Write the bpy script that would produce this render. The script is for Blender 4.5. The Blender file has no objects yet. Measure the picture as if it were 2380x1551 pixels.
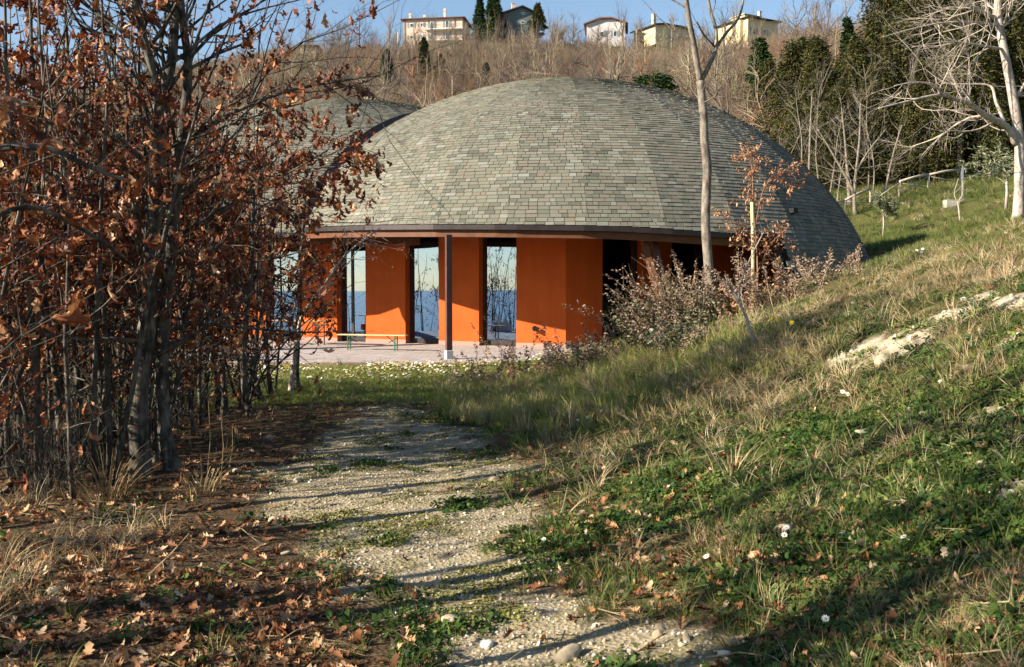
import bpy, math, random
import numpy as np
from math import radians, sin, cos, pi, atan2, sqrt
from mathutils import Vector, noise as mnoise

SC = bpy.context.scene
COL = SC.collection
random.seed(7)
NP = np.random.default_rng(11)

# ------------------------------------------------------------------ camera, world, sun
F = 2286.0                       # focal length in units of a 2380 px wide picture
EYE = 2.02
PITCH = radians(3.0)
cam_d = bpy.data.cameras.new('camera')
cam = bpy.data.objects.new('camera', cam_d)
COL.objects.link(cam)
cam.location = (0, 0, EYE)
cam.rotation_euler = (radians(90) - PITCH, 0, 0)
cam_d.sensor_fit = 'HORIZONTAL'
cam_d.sensor_width = 36
cam_d.lens = 36 * F / 2380
cam_d.clip_start = 0.1
cam_d.clip_end = 12000
cam_d.dof.use_dof = True
cam_d.dof.focus_distance = 16
cam_d.dof.aperture_fstop = 8
SC.camera = cam

SUN_EL = radians(25)
SUN_TH = radians(20)             # the sun stands left of the view, a little behind the camera
TO_SUN = Vector((-cos(SUN_TH) * cos(SUN_EL), -sin(SUN_TH) * cos(SUN_EL), sin(SUN_EL)))
world = bpy.data.worlds.new('World')
SC.world = world
world.use_nodes = True
wn = world.node_tree
wn.nodes.clear()
w_out = wn.nodes.new('ShaderNodeOutputWorld')
w_bg = wn.nodes.new('ShaderNodeBackground')
w_sky = wn.nodes.new('ShaderNodeTexSky')
w_sky.sky_type = 'NISHITA'
w_sky.sun_disc = False
w_sky.sun_elevation = SUN_EL
w_sky.sun_rotation = atan2(TO_SUN.x, TO_SUN.y)
w_sky.air_density = 1.0
w_sky.dust_density = 0.2
w_sky.ozone_density = 1.6
w_bg.inputs['Strength'].default_value = 0.072
wn.links.new(w_sky.outputs[0], w_bg.inputs[0])
wn.links.new(w_bg.outputs[0], w_out.inputs[0])
sun_d = bpy.data.lights.new('sun', 'SUN')
sun_d.energy = 5.0
sun_d.angle = radians(0.5)
sun_d.color = (1.0, 0.885, 0.72)
sun = bpy.data.objects.new('sun', sun_d)
COL.objects.link(sun)
sun.rotation_euler = TO_SUN.to_track_quat('Z', 'Y').to_euler()
SC.view_settings.view_transform = 'Standard'
SC.view_settings.look = 'None'
SC.view_settings.exposure = 1.36
SC.view_settings.gamma = 1.0
SC.view_settings.use_curve_mapping = False
SC.render.engine = 'CYCLES'
SC.cycles.max_bounces = 6
SC.cycles.diffuse_bounces = 2
SC.cycles.glossy_bounces = 3
SC.cycles.transmission_bounces = 3
SC.cycles.transparent_max_bounces = 8
SC.cycles.use_denoising = True
SC.cycles.caustics_reflective = False
SC.cycles.caustics_refractive = False


def P(px, py, Y):
    """world point at depth Y seen at (px, py) of a 2380 x 1551 picture"""
    u = (px - 1190) / F
    v = -(py - 775.5) / F
    dy = cos(PITCH) + v * sin(PITCH)
    dz = -sin(PITCH) + v * cos(PITCH)
    return Vector((u / dy * Y, Y, EYE + dz / dy * Y))


# ------------------------------------------------------------------ terrain height
CP = [
 (0,-3,.42),(0,2,.42),(0,5,.4),(-1,9,.33),(-1.6,14,.2),(-1.8,18,.02),(-2,22,-.08),(6,-3,1.5),(-6,-4,.3),
 (-3,4,.42),(-6,4,.2),(-3.5,9,.25),(-7,9,-.05),(-4,14,.1),(-8,14,-.3),(-5,19,0),(-6,23,-.08),(-12,10,-.8),(-20,15,-2.5),
 (-10,24,-.2),(-14,30,-.2),(-20,30,-1.5),(-22,45,-.3),(-12,2,-.6),
 (.6,3,.44),(.7,6,.43),(.6,10,.36),(.3,14,.24),(0,18,.05),(.3,22,-.05),
 (1.6,3,.8),(3.2,6,1.35),(3,10,1.28),(5.9,11.4,2.28),(3.1,15.5,1.38),(5.8,16.5,2.2),(1.5,14,.75),(1.3,19,.5),(1.6,23,.3),
 (8,20,2.5),(4,22,.9),(6,24,1.35),(7.8,27,1.9),(10,27,2.4),(9,12,3.3),(14,14,4.6),(20,10,6.5),(12.5,36,2.8),(16,36,3.9),(22,36,5.7),(14,28,3.5),
 (20.2,60,6.3),(26.2,62,7.85),(33.3,64,9.2),(18.8,50,4.3),(22,48,4.85),(13,50,3.3),(5,50,2.2),(-8,55,1.5),(5,60,3.5),(30,45,8),
 (0,80,8),(0,110,18),(0,150,30),(0,200,47),(0,235,56),(-20,232,55.5),(20,232,56),(-45,215,51),(0,300,57),(-60,240,54),(-100,250,48),(-60,120,16),(-60,180,36),(-100,160,24),
 (40,80,14),(60,100,25),(60,150,38),(100,240,62),(60,200,46),(46,205,45.5),(40,250,52),(120,100,45),(60,50,18),(100,20,32),(-30,70,2),(-25,235,46),
 (60,-20,18),(20,-20,4.5),(0,-20,-.2),(-10,-20,-1.5),(-30,0,-7),(-60,0,-18),(-60,40,-12),(-60,-40,-22),(-120,0,-45),(-120,80,-25),(0,-60,-6),
 (0,-120,-18),(-120,-120,-60),(60,-120,0),(-250,0,-85),(-250,-250,-95),(0,-300,-60),(-250,200,-40),(150,-100,30),
 (300,300,90),(300,0,70),(0,500,55),(-300,500,0),(300,-300,10)]
CP = np.array(CP, float)


def _phi(d2, c2=1.2):
    return np.sqrt(d2 + c2)


_xy = CP[:, :2]
_d2 = ((_xy[:, None, :] - _xy[None, :, :]) ** 2).sum(-1)
_A = np.zeros((len(CP) + 1,) * 2)
_A[:-1, :-1] = _phi(_d2) - np.eye(len(CP)) * 0.15
_A[-1, :-1] = 1
_A[:-1, -1] = 1
_b = np.append(CP[:, 2], 0)
_w = np.linalg.solve(_A, _b)


def sstep(a, b, x):
    t = np.clip((x - a) / (b - a), 0, 1)
    return t * t * (3 - 2 * t)


def vnoise(x, y, s, seed=0):
    """cheap smooth value noise, vectorised"""
    x = np.asarray(x, float) / s + seed * 17.3
    y = np.asarray(y, float) / s - seed * 9.1
    xi = np.floor(x); yi = np.floor(y)
    fx = x - xi; fy = y - yi
    fx = fx * fx * (3 - 2 * fx); fy = fy * fy * (3 - 2 * fy)

    def h(a, b):
        v = np.sin(a * 127.1 + b * 311.7 + seed * 13.7) * 43758.5453
        return v - np.floor(v)
    return (h(xi, yi) * (1 - fx) + h(xi + 1, yi) * fx) * (1 - fy) + (h(xi, yi + 1) * (1 - fx) + h(xi + 1, yi + 1) * fx) * fy


PAT = (-9.5, 3.6, 24.7, 33.5)
PATIO_Z = 0.0
_py = np.array([-4, 0, 4, 4.7, 5.7, 6.8, 8.6, 11, 13.6, 16, 19])
_px0 = np.array([-.6, -.6, -.6, -.75, -1.15, -1.6, -2.4, -2.2, -2.0, -1.9, -1.8])
_px1 = np.array([1.0, 1.0, .85, .6, .15, .15, 0, -.4, -1.3, -1.5, -1.7])


def path_mask(X, Y):
    a = np.interp(Y, _py, _px0); b = np.interp(Y, _py, _px1)
    n = (vnoise(X, Y, .55, 3) - .5) * .7 + (vnoise(X, Y, .17, 4) - .5) * .25
    d = np.minimum(X - a, b - X) + n
    return sstep(-.12, .25, d) * (1 - sstep(15, 18, Y + n * 2))


def hgt(X, Y):
    X = np.asarray(X, float); Y = np.asarray(Y, float)
    sh = X.shape
    x = X.ravel(); y = Y.ravel()
    z = np.empty_like(x)
    for i in range(0, len(x), 20000):
        xx = x[i:i + 20000]; yy = y[i:i + 20000]
        d2 = (xx[:, None] - _xy[None, :, 0]) ** 2 + (yy[:, None] - _xy[None, :, 1]) ** 2
        z[i:i + 20000] = _phi(d2) @ _w[:-1] + _w[-1]
    r = np.hypot(x, y)
    slope = sstep(.3, 2.0, x)
    near = 1 - sstep(40, 70, r)
    z += near * ((vnoise(x, y, 1.7, 1) - .5) * (.05 + .16 * slope) + (vnoise(x, y, .5, 2) - .5) * (.03 + .05 * slope))
    z += near * (vnoise(x, y, .16, 5) - .5) * .025
    z += (1 - near) * (vnoise(x, y, 14, 6) - .5) * 1.5
    fx = sstep(PAT[0] - 1.5, PAT[0], x) * (1 - sstep(PAT[1], PAT[1] + 1.8, x))
    fy = sstep(PAT[2] - 1.2, PAT[2] - .1, y) * (1 - sstep(PAT[3] + 4, PAT[3] + 9, y))
    z = z * (1 - fx * fy) + (-.12) * fx * fy
    # inside the building the ground is level under the floor
    rr = np.hypot(x + 2, (y - 38) * 1.1)
    z = np.where((rr < 9.0), np.minimum(z, -.12), z)
    return z.reshape(sh)


def gz(x, y):
    return float(hgt(np.array([x]), np.array([y]))[0])


def ground_at(px, py, y0=3.0, y1=260.0):
    """first ground point met by the view ray through (px, py)"""
    Y = y0 * (y1 / y0) ** np.linspace(0, 1, 500)
    a = P(px, py, 1.0)
    X = a.x * Y
    Z = EYE + (a.z - EYE) * Y
    H = hgt(X, Y)
    i = np.argmax(H >= Z)
    if not (H >= Z).any():
        i = len(Y) - 1
    return Vector((float(X[i]), float(Y[i]), float(H[i])))


# ------------------------------------------------------------------ object helpers
def tag(o, label=None, cat=None, group=None, kind=None):
    if label: o['label'] = label
    if cat: o['category'] = cat
    if group: o['group'] = group
    if kind: o['kind'] = kind
    return o


def empty(name, loc=(0, 0, 0), rz=0.0, **k):
    o = bpy.data.objects.new(name, None)
    COL.objects.link(o)
    o.location = loc
    o.rotation_euler = (0, 0, rz)
    o.empty_display_size = .2
    return tag(o, **k)


def link(name, me, parent=None, **k):
    o = bpy.data.objects.new(name, me)
    COL.objects.link(o)
    if parent is not None:
        o.parent = parent
    return tag(o, **k)


def np_mesh(name, V, faces, mats, smooth=False, rnd=None, matidx=None):
    """faces: list of (F,k) integer arrays"""
    me = bpy.data.meshes.new(name)
    V = np.ascontiguousarray(V, dtype=np.float32)
    faces = [np.asarray(f, dtype=np.int32) for f in faces if len(f)]
    tot = np.concatenate([np.full(len(f), f.shape[1], dtype=np.int32) for f in faces])
    loops = np.concatenate([f.ravel() for f in faces])
    me.vertices.add(len(V)); me.vertices.foreach_set('co', V.ravel())
    me.loops.add(len(loops)); me.loops.foreach_set('vertex_index', loops)
    me.polygons.add(len(tot))
    st = np.zeros(len(tot), dtype=np.int32); st[1:] = np.cumsum(tot)[:-1]
    me.polygons.foreach_set('loop_start', st)
    me.polygons.foreach_set('loop_total', tot)
    if smooth:
        me.polygons.foreach_set('use_smooth', np.ones(len(tot), dtype=bool))
    else:
        me.polygons.foreach_set('use_smooth', np.zeros(len(tot), dtype=bool))
    if matidx is not None:
        me.polygons.foreach_set('material_index', np.asarray(matidx, dtype=np.int32))
    if rnd is not None:
        a = me.attributes.new('rnd', 'FLOAT', 'FACE')
        a.data.foreach_set('value', np.asarray(rnd, dtype=np.float32))
    for m in (mats if isinstance(mats, (list, tuple)) else [mats]):
        me.materials.append(m)
    me.update(calc_edges=True)
    return me


class MB:
    def __init__(s):
        s.v = []; s.f = []; s.m = []

    def add(s, vs, fs, mi=0):
        b = len(s.v)
        s.v.extend([tuple(v) for v in vs])
        s.f.extend([tuple(i + b for i in f) for f in fs])
        s.m.extend([mi] * len(fs))

    def box(s, c, size, rz=0.0, mi=0, M=None):
        hx, hy, hz = size[0] / 2, size[1] / 2, size[2] / 2
        vs = []
        for dz in (-hz, hz):
            for dx, dy in ((-hx, -hy), (hx, -hy), (hx, hy), (-hx, hy)):
                x = dx * cos(rz) - dy * sin(rz); y = dx * sin(rz) + dy * cos(rz)
                vs.append((c[0] + x, c[1] + y, c[2] + dz))
        s.add(vs, [(0, 3, 2, 1), (4, 5, 6, 7), (0, 1, 5, 4), (1, 2, 6, 5), (2, 3, 7, 6), (3, 0, 4, 7)], mi)

    def beam(s, a, b, w, h, up=Vector((0, 0, 1)), mi=0):
        a = Vector(a); b = Vector(b)
        d = (b - a).normalized()
        sd = d.cross(up)
        if sd.length < 1e-4: sd = Vector((1, 0, 0))
        sd.normalize(); u = sd.cross(d).normalized()
        vs = []
        for p in (a, b):
            for i, j in ((-1, -1), (1, -1), (1, 1), (-1, 1)):
                vs.append(p + sd * (i * w / 2) + u * (j * h / 2))
        s.add(vs, [(3, 2, 1, 0), (4, 5, 6, 7), (0, 1, 5, 4), (1, 2, 6, 5), (2, 3, 7, 6), (3, 0, 4, 7)], mi)

    def tube(s, pts, rad, n=7, mi=0, cap=True):
        pts = [Vector(p) for p in pts]
        b = len(s.v)
        ref = Vector((0.3, 0.9, 0.1))
        for i, p in enumerate(pts):
            d = (pts[min(i + 1, len(pts) - 1)] - pts[max(i - 1, 0)]).normalized()
            u = d.cross(ref)
            if u.length < .05: u = d.cross(Vector((1, 0, 0)))
            u.normalize(); w = d.cross(u)
            r = rad[i] if hasattr(rad, '__len__') else rad
            for k in range(n):
                a = 2 * pi * k / n
                s.v.append(tuple(p + u * (cos(a) * r) + w * (sin(a) * r)))
        for i in range(len(pts) - 1):
            for k in range(n):
                k2 = (k + 1) % n
                s.f.append((b + i * n + k, b + i * n + k2, b + (i + 1) * n + k2, b + (i + 1) * n + k)); s.m.append(mi)
        if cap:
            s.f.append(tuple(b + k for k in range(n))[::-1]); s.m.append(mi)
            e = b + (len(pts) - 1) * n
            s.f.append(tuple(e + k for k in range(n))); s.m.append(mi)

    def build(s, name, mats, parent=None, smooth=False, bevel=0, **k):
        me = bpy.data.meshes.new(name)
        me.from_pydata(s.v, [], s.f)
        for m in (mats if isinstance(mats, (list, tuple)) else [mats]):
            me.materials.append(m)
        me.polygons.foreach_set('material_index', s.m)
        if smooth:
            me.polygons.foreach_set('use_smooth', [True] * len(s.f))
        me.update()
        o = link(name, me, parent, **k)
        if bevel:
            b = o.modifiers.new('bevel', 'BEVEL'); b.width = bevel; b.segments = 1; b.limit_method = 'ANGLE'
        return o


# ------------------------------------------------------------------ materials
def mat(name):
    m = bpy.data.materials.new(name)
    m.use_nodes = True
    nt = m.node_tree
    return m, nt, nt.nodes['Principled BSDF']


def N(nt, t, **kw):
    n = nt.nodes.new(t)
    for k, v in kw.items():
        if k in n.inputs: n.inputs[k].default_value = v
        else: setattr(n, k, v)
    return n


def ramp(nt, fac, stops, interp='LINEAR'):
    r = nt.nodes.new('ShaderNodeValToRGB')
    r.color_ramp.interpolation = interp
    e = r.color_ramp.elements
    while len(e) > 1: e.remove(e[-1])
    e[0].position = stops[0][0]; e[0].color = (*stops[0][1], 1)
    for p, c in stops[1:]:
        x = e.new(p); x.color = (*c, 1)
    nt.links.new(fac, r.inputs[0])
    return r.outputs[0]


def noise(nt, scale, detail=4, rough=.55, coord='Object', dist=0.0, stretch=None):
    tc = nt.nodes.new('ShaderNodeTexCoord')
    src = tc.outputs[coord]
    if stretch:
        mp = nt.nodes.new('ShaderNodeMapping'); mp.inputs['Scale'].default_value = stretch
        nt.links.new(src, mp.inputs[0]); src = mp.outputs[0]
    n = N(nt, 'ShaderNodeTexNoise', Scale=scale, Detail=detail, Roughness=rough, Distortion=dist)
    nt.links.new(src, n.inputs['Vector'])
    return n.outputs['Fac']


def mixc(nt, fac, a, b, mode='MIX'):
    m = nt.nodes.new('ShaderNodeMix'); m.data_type = 'RGBA'; m.blend_type = mode
    for inp, v in ((m.inputs[0], fac), (m.inputs[6], a), (m.inputs[7], b)):
        if hasattr(v, 'is_output') or hasattr(v, 'links'): nt.links.new(v, inp)
        elif isinstance(v, (tuple, list)): inp.default_value = (*v, 1)
        else: inp.default_value = v
    return m.outputs[2]


def bump(nt, bs, h, strength=.4, dist=.01):
    b = nt.nodes.new('ShaderNodeBump')
    b.inputs['Strength'].default_value = strength; b.inputs['Distance'].default_value = dist
    nt.links.new(h, b.inputs['Height']); nt.links.new(b.outputs[0], bs.inputs['Normal'])


def simple(name, col, rough=.7, var=.12, scale=8, metallic=0, bmp=.0, coord='Object'):
    m, nt, bs = mat(name)
    f = noise(nt, scale, 5, .6, coord)
    lo = tuple(c * (1 - var) for c in col); hi = tuple(min(1, c * (1 + var)) for c in col)
    nt.links.new(ramp(nt, f, [(.3, lo), (.7, hi)]), bs.inputs['Base Color'])
    bs.inputs['Roughness'].default_value = rough
    bs.inputs['Metallic'].default_value = metallic
    bs.inputs['Specular IOR Level'].default_value = .3
    if bmp: bump(nt, bs, f, bmp)
    return m


def rand_mat(name, stops, rough=.8, attr=None, transl=0.0, nscale=None, spec=.2):
    """colour by a random number per instance (or per-face attribute)"""
    m, nt, bs = mat(name)
    if attr:
        a = N(nt, 'ShaderNodeAttribute'); a.attribute_name = attr; fac = a.outputs['Fac']
    else:
        fac = N(nt, 'ShaderNodeObjectInfo').outputs['Random']
    c = ramp(nt, fac, stops)
    if nscale:
        f = noise(nt, nscale, 4, .6)
        c = mixc(nt, .55, c, ramp(nt, f, [(.3, (.45, .45, .45)), (.7, (1.3, 1.3, 1.3))]), 'MULTIPLY')
    nt.links.new(c, bs.inputs['Base Color'])
    bs.inputs['Roughness'].default_value = rough
    bs.inputs['Specular IOR Level'].default_value = spec
    if transl:
        t = N(nt, 'ShaderNodeBsdfTranslucent'); nt.links.new(c, t.inputs['Color'])
        mx = N(nt, 'ShaderNodeMixShader'); mx.inputs[0].default_value = transl
        nt.links.new(bs.outputs[0], mx.inputs[1]); nt.links.new(t.outputs[0], mx.inputs[2])
        nt.links.new(mx.outputs[0], nt.nodes['Material Output'].inputs['Surface'])
    return m


M = {}
# bark: grey with pale lichen and dark fissures
def bark(name, dark, mid, pale, k=1.0):
    m, nt, bs = mat(name)
    f = noise(nt, 9 * k, 6, .65, stretch=(1, 1, .35))
    g = noise(nt, 2.3 * k, 3, .6)
    c = ramp(nt, f, [(.32, dark), (.5, mid), (.68, pale)])
    c = mixc(nt, ramp(nt, g, [(.45, (0, 0, 0)), (.6, (1, 1, 1))]), c, ramp(nt, f, [(.3, mid), (.7, pale)]))
    nt.links.new(c, bs.inputs['Base Color'])
    bs.inputs['Roughness'].default_value = .85
    bs.inputs['Specular IOR Level'].default_value = .2
    bump(nt, bs, f, .6, .02)
    return m
M['bark'] = bark('oak_bark', (.017, .014, .012), (.052, .046, .038), (.19, .175, .14), 2)
M['bark_pale'] = bark('pale_bark', (.16, .13, .11), (.36, .30, .25), (.52, .46, .40), 1.5)
M['bark_far'] = rand_mat('thicket_twigs', [(0, (.12, .09, .07)), (.2, (.20, .155, .11)), (.4, (.27, .215, .15)), (.55, (.17, .125, .09)), (.7, (.30, .25, .17)), (.85, (.19, .17, .10)), (1, (.37, .32, .24))], .9)
M['bark_red'] = rand_mat('reddish_twigs', [(0, (.19, .10, .065)), (.5, (.27, .15, .09)), (1, (.17, .11, .085))], .9)
M['bark_ridge'] = rand_mat('ridge_twigs', [(0, (.10, .08, .075)), (1, (.16, .125, .11))], .9)
M['oakleaf'] = rand_mat('dead_oak_leaf', [(0, (.06, .015, .006)), (.35, (.15, .034, .011)), (.65, (.27, .075, .022)), (.86, (.44, .18, .065)), (1, (.74, .48, .28))], .6, attr='rnd', transl=.22, spec=.45)
M['oakleaf_i'] = rand_mat('fallen_oak_leaf', [(0, (.07, .03, .015)), (.3, (.17, .065, .025)), (.6, (.34, .155, .065)), (.85, (.48, .28, .14)), (1, (.60, .45, .29))], .65, transl=.12, spec=.3)
M['grass'] = rand_mat('green_grass', [(0, (.035, .065, .012)), (.4, (.07, .11, .02)), (.75, (.14, .165, .04)), (1, (.26, .24, .09))], .6, transl=.25)
M['tallgrass'] = rand_mat('tall_grass_blades', [(0, (.13, .19, .03)), (.4, (.22, .29, .05)), (.75, (.36, .37, .10)), (1, (.5, .43, .19))], .6, transl=.3)
M['straw'] = rand_mat('dry_grass', [(0, (.19, .13, .065)), (.4, (.33, .24, .125)), (.8, (.46, .36, .21)), (1, (.58, .48, .32))], .75, transl=.15)
M['clover'] = rand_mat('clover', [(0, (.018, .045, .008)), (.5, (.038, .082, .014)), (.85, (.085, .13, .025)), (1, (.19, .22, .05))], .6, transl=.2)
M['moss'] = rand_mat('moss', [(0, (.10, .11, .02)), (1, (.2, .19, .05))], .9)
M['stone'] = rand_mat('limestone', [(0, (.27, .21, .13)), (.5, (.42, .35, .24)), (.85, (.56, .49, .37)), (1, (.70, .66, .56))], .9, nscale=14)
M['daisy'] = simple('daisy_petal', (.85, .85, .85), .6, .03)
M['yolk'] = simple('flower_centre', (.75, .5, .02), .6, .05)
M['conifer'] = rand_mat('conifer_needles', [(0, (.006, .010, .003)), (.4, (.03, .036, .009)), (.7, (.078, .078, .020)), (1, (.16, .12, .04))], .8, attr='rnd', transl=.1)
M['evergreen'] = rand_mat('evergreen_leaves', [(0, (.012, .028, .01)), (.6, (.03, .06, .015)), (1, (.07, .1, .03))], .7, attr='rnd', transl=.1)
M['olive'] = rand_mat('olive_leaves', [(0, (.09, .11, .05)), (1, (.26, .27, .17))], .7, attr='rnd', transl=.1)
M['mugwort'] = rand_mat('grey_green_leaves', [(0, (.05, .05, .025)), (.5, (.12, .105, .06)), (.8, (.20, .20, .11)), (1, (.33, .32, .23))], .85, attr='rnd', transl=.1)
M['seed'] = rand_mat('seed_heads', [(0, (.16, .10, .07)), (1, (.36, .27, .20))], .9, attr='rnd')
M['paleleaf'] = rand_mat('pale_dead_leaf', [(0, (.26, .11, .05)), (.6, (.42, .22, .12)), (1, (.6, .4, .25))], .7, attr='rnd', transl=.2)
M['ivy'] = M['evergreen']

# terrain
m, nt, bs = mat('ground'); M['ground'] = m
def attr(nt, n):
    a = N(nt, 'ShaderNodeAttribute'); a.attribute_name = n; return a.outputs['Fac']
n1 = noise(nt, 55, 6, .7); n2 = noise(nt, 3.2, 5, .6); n3 = noise(nt, 14, 6, .65)
vor = N(nt, 'ShaderNodeTexVoronoi', Scale=42.0); tc = N(nt, 'ShaderNodeTexCoord'); nt.links.new(tc.outputs['Object'], vor.inputs['Vector'])
gravel = mixc(nt, n3, ramp(nt, vor.outputs['Color'], [(.1, (.22, .17, .10)), (.5, (.36, .29, .18)), (.9, (.54, .47, .34))]), ramp(nt, n1, [(.3, (.15, .115, .06)), (.7, (.44, .36, .23))]))
gravel = mixc(nt, .2, gravel, (.26, .235, .18))
gravel = mixc(nt, ramp(nt, n2, [(.48, (0, 0, 0)), (.64, (.6, .6, .6))]), gravel, (.13, .125, .045))
soil = ramp(nt, n1, [(.3, (.035, .025, .014)), (.55, (.085, .055, .03)), (.75, (.17, .115, .065))])
lawn = ramp(nt, n3, [(.3, (.04, .05, .015)), (.55, (.10, .105, .03)), (.75, (.20, .165, .08))])
chalk = ramp(nt, n3, [(.25, (.24, .19, .12)), (.5, (.44, .38, .28)), (.8, (.60, .54, .42))])
scrub = ramp(nt, noise(nt, .5, 6, .7), [(.3, (.06, .05, .03)), (.7, (.15, .11, .075))])
c = mixc(nt, attr(nt, 'lawn'), soil, lawn)
c = mixc(nt, attr(nt, 'scrub'), c, scrub)
c = mixc(nt, attr(nt, 'path'), c, gravel)
c = mixc(nt, attr(nt, 'chalk'), c, chalk)
nt.links.new(c, bs.inputs['Base Color'])
bs.inputs['Roughness'].default_value = .95; bs.inputs['Specular IOR Level'].default_value = .1
bump(nt, bs, vor.outputs['Distance'], .5, .02)

# shingles: per-face random value
m, nt, bs = mat('asphalt_shingle'); M['shingle'] = m
a = attr(nt, 'rnd')
c = ramp(nt, a, [(0, (.085, .084, .07)), (.2, (.135, .136, .11)), (.4, (.17, .17, .135)), (.55, (.165, .148, .118)), (.68, (.215, .215, .185)), (.8, (.168, .146, .115)), (.9, (.19, .195, .165)), (1, (.27, .268, .24))])
f = noise(nt, 26, 4, .7); g = noise(nt, .45, 4, .6)
c = mixc(nt, .6, c, ramp(nt, f, [(.25, (.72, .72, .7)), (.75, (1.2, 1.2, 1.2))]), 'MULTIPLY')
c = mixc(nt, .8, c, ramp(nt, g, [(.3, (.82, .84, .80)), (.7, (1.12, 1.1, 1.08))]), 'MULTIPLY')
nt.links.new(c, bs.inputs['Base Color']); bs.inputs['Roughness'].default_value = .85
bs.inputs['Specular IOR Level'].default_value = .25
bump(nt, bs, noise(nt, 90, 3, .7), .25, .004)
M['under'] = simple('roof_felt', (.02, .02, .02), .95)
# orange render
m, nt, bs = mat('orange_render'); M['orange'] = m
f = noise(nt, 1.2, 5, .6); g = noise(nt, 120, 3, .6)
c = ramp(nt, f, [(.3, (.47, .088, .015)), (.7, (.54, .112, .02))])
c = mixc(nt, .35, c, ramp(nt, g, [(.3, (.8, .8, .8)), (.7, (1.1, 1.1, 1.1))]), 'MULTIPLY')
c = mixc(nt, .5, c, ramp(nt, noise(nt, 2.2, 6, .7, stretch=(1.6, 1.6, .22)), [(.3, (.72, .68, .66)), (.55, (1, 1, 1)), (.75, (1.1, 1.12, 1.15))]), 'MULTIPLY')
nt.links.new(c, bs.inputs['Base Color']); bs.inputs['Roughness'].default_value = .9; bump(nt, bs, g, .3, .003)
bs.inputs['Specular IOR Level'].default_value = .2
M['plinth'] = simple('plinth_stone', (.34, .22, .18), .85, .15, 20)
M['wood'] = simple('stained_wood', (.12, .042, .016), .6, .25, 4)
M['wood_dark'] = simple('dark_wood', (.06, .028, .018), .6, .25, 4)
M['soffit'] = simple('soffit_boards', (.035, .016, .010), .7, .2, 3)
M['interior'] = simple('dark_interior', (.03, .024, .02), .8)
M['fascia'] = simple('copper_fascia', (.045, .036, .036), .45, .2, 6, metallic=.5)
M['steel_brown'] = simple('brown_steel', (.10, .045, .04), .45, .2, 5)
M['concrete'] = simple('pale_concrete', (.52, .53, .50), .9, .12, 9)
M['plinth_grey'] = simple('aged_concrete', (.34, .32, .27), .9, .2, 6)
M['frame'] = simple('window_frame', (.03, .022, .018), .5)
M['pine'] = simple('pine_plank', (.62, .47, .26), .6, .12, 5)
M['pine_edge'] = simple('brown_plank', (.42, .24, .09), .6, .12, 5)
M['green_metal'] = simple('green_metal', (.02, .12, .06), .45)
M['black_metal'] = simple('black_metal', (.015, .016, .02), .45)
M['white'] = simple('white_plaster', (.80, .79, .76), .8, .05, 6)
M['grey_wood'] = simple('weathered_wood', (.45, .38, .31), .85, .25, 14, bmp=.4)
M['steel'] = simple('galvanised_steel', (.33, .35, .38), .4, .1, 9, metallic=.6)
M['pink'] = simple('pink_render', (.66, .49, .39), .9, .06, .6)
M['housegrey'] = simple('grey_green_render', (.15, .18, .165), .9, .06, .6)
M['housewhite'] = simple('white_render', (.55, .53, .52), .9, .06, .6)
M['houseyellow'] = simple('yellow_render', (.64, .53, .31), .9, .06, .6)
M['rooftile'] = simple('brown_roof', (.16, .085, .065), .85, .2, 2)
M['roofdark'] = simple('dark_roof', (.045, .045, .05), .8, .2, 2)
M['shutter'] = simple('grey_shutter', (.22, .25, .25), .7)
M['housepane'] = simple('dark_glass', (.05, .065, .075), .15)
M['red_plastic'] = simple('red_orange_plastic', (.55, .10, .02), .5)
M['rubber'] = simple('black_rubber', (.02, .02, .02), .8)
M['sea'] = simple('sea_water', (.02, .07, .11), .25)
# patio paving
m, nt, bs = mat('patio_paver'); M['paver'] = m
c = ramp(nt, attr(nt, 'rnd'), [(0, (.35, .29, .27)), (.5, (.41, .345, .32)), (1, (.47, .42, .40))])
c = mixc(nt, .5, c, ramp(nt, noise(nt, 3, 5, .7), [(.3, (.75, .75, .75)), (.7, (1.2, 1.2, 1.2))]), 'MULTIPLY')
nt.links.new(c, bs.inputs['Base Color']); bs.inputs['Roughness'].default_value = .9
# solar-control glass: part mirror, part see-through
m, nt, bs = mat('mirror_glass'); M['glass'] = m
gl = N(nt, 'ShaderNodeBsdfGlossy', Roughness=.01); gl.inputs['Color'].default_value = (.33, .46, .66, 1)
tr = N(nt, 'ShaderNodeBsdfTransparent'); tr.inputs['Color'].default_value = (.55, .58, .6, 1)
mx = N(nt, 'ShaderNodeMixShader'); mx.inputs[0].default_value = .6
nt.links.new(tr.outputs[0], mx.inputs[1]); nt.links.new(gl.outputs[0], mx.inputs[2])
nt.links.new(mx.outputs[0], nt.nodes['Material Output'].inputs['Surface'])

# ------------------------------------------------------------------ ground sheet
def axis(lo, hi, fine_lo, fine_hi, step, grow):
    a = list(np.arange(fine_lo, fine_hi, step))
    s = step; x = fine_hi
    while x < hi:
        a.append(x); s *= grow; x += s
    a.append(hi)
    s = step; x = fine_lo - step; b = []
    while x > lo:
        b.append(x); s *= grow; x -= s
    b.append(lo)
    return np.array(b[::-1] + a)


CHALK = []
for px, py, r, sx in ((2060, 805, .36, 2.2), (1975, 830, .2, 2.6), (2120, 790, .26, 2.2), (2290, 690, .25, 2.0), (2200, 735, .15, 2.0), (2350, 800, .22, 1.6),
                      (2250, 860, .12, 1.8), (2300, 960, .12, 1.5), (1720, 705, .3, 2), (2340, 1150, .16, 1.5), (2360, 700, .25, 2), (1640, 760, .15, 2)):
    g_ = ground_at(px, py)
    CHALK.append((g_.x, g_.y, r * (.75 if g_.y < 9 else .85), sx * .5))


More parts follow.
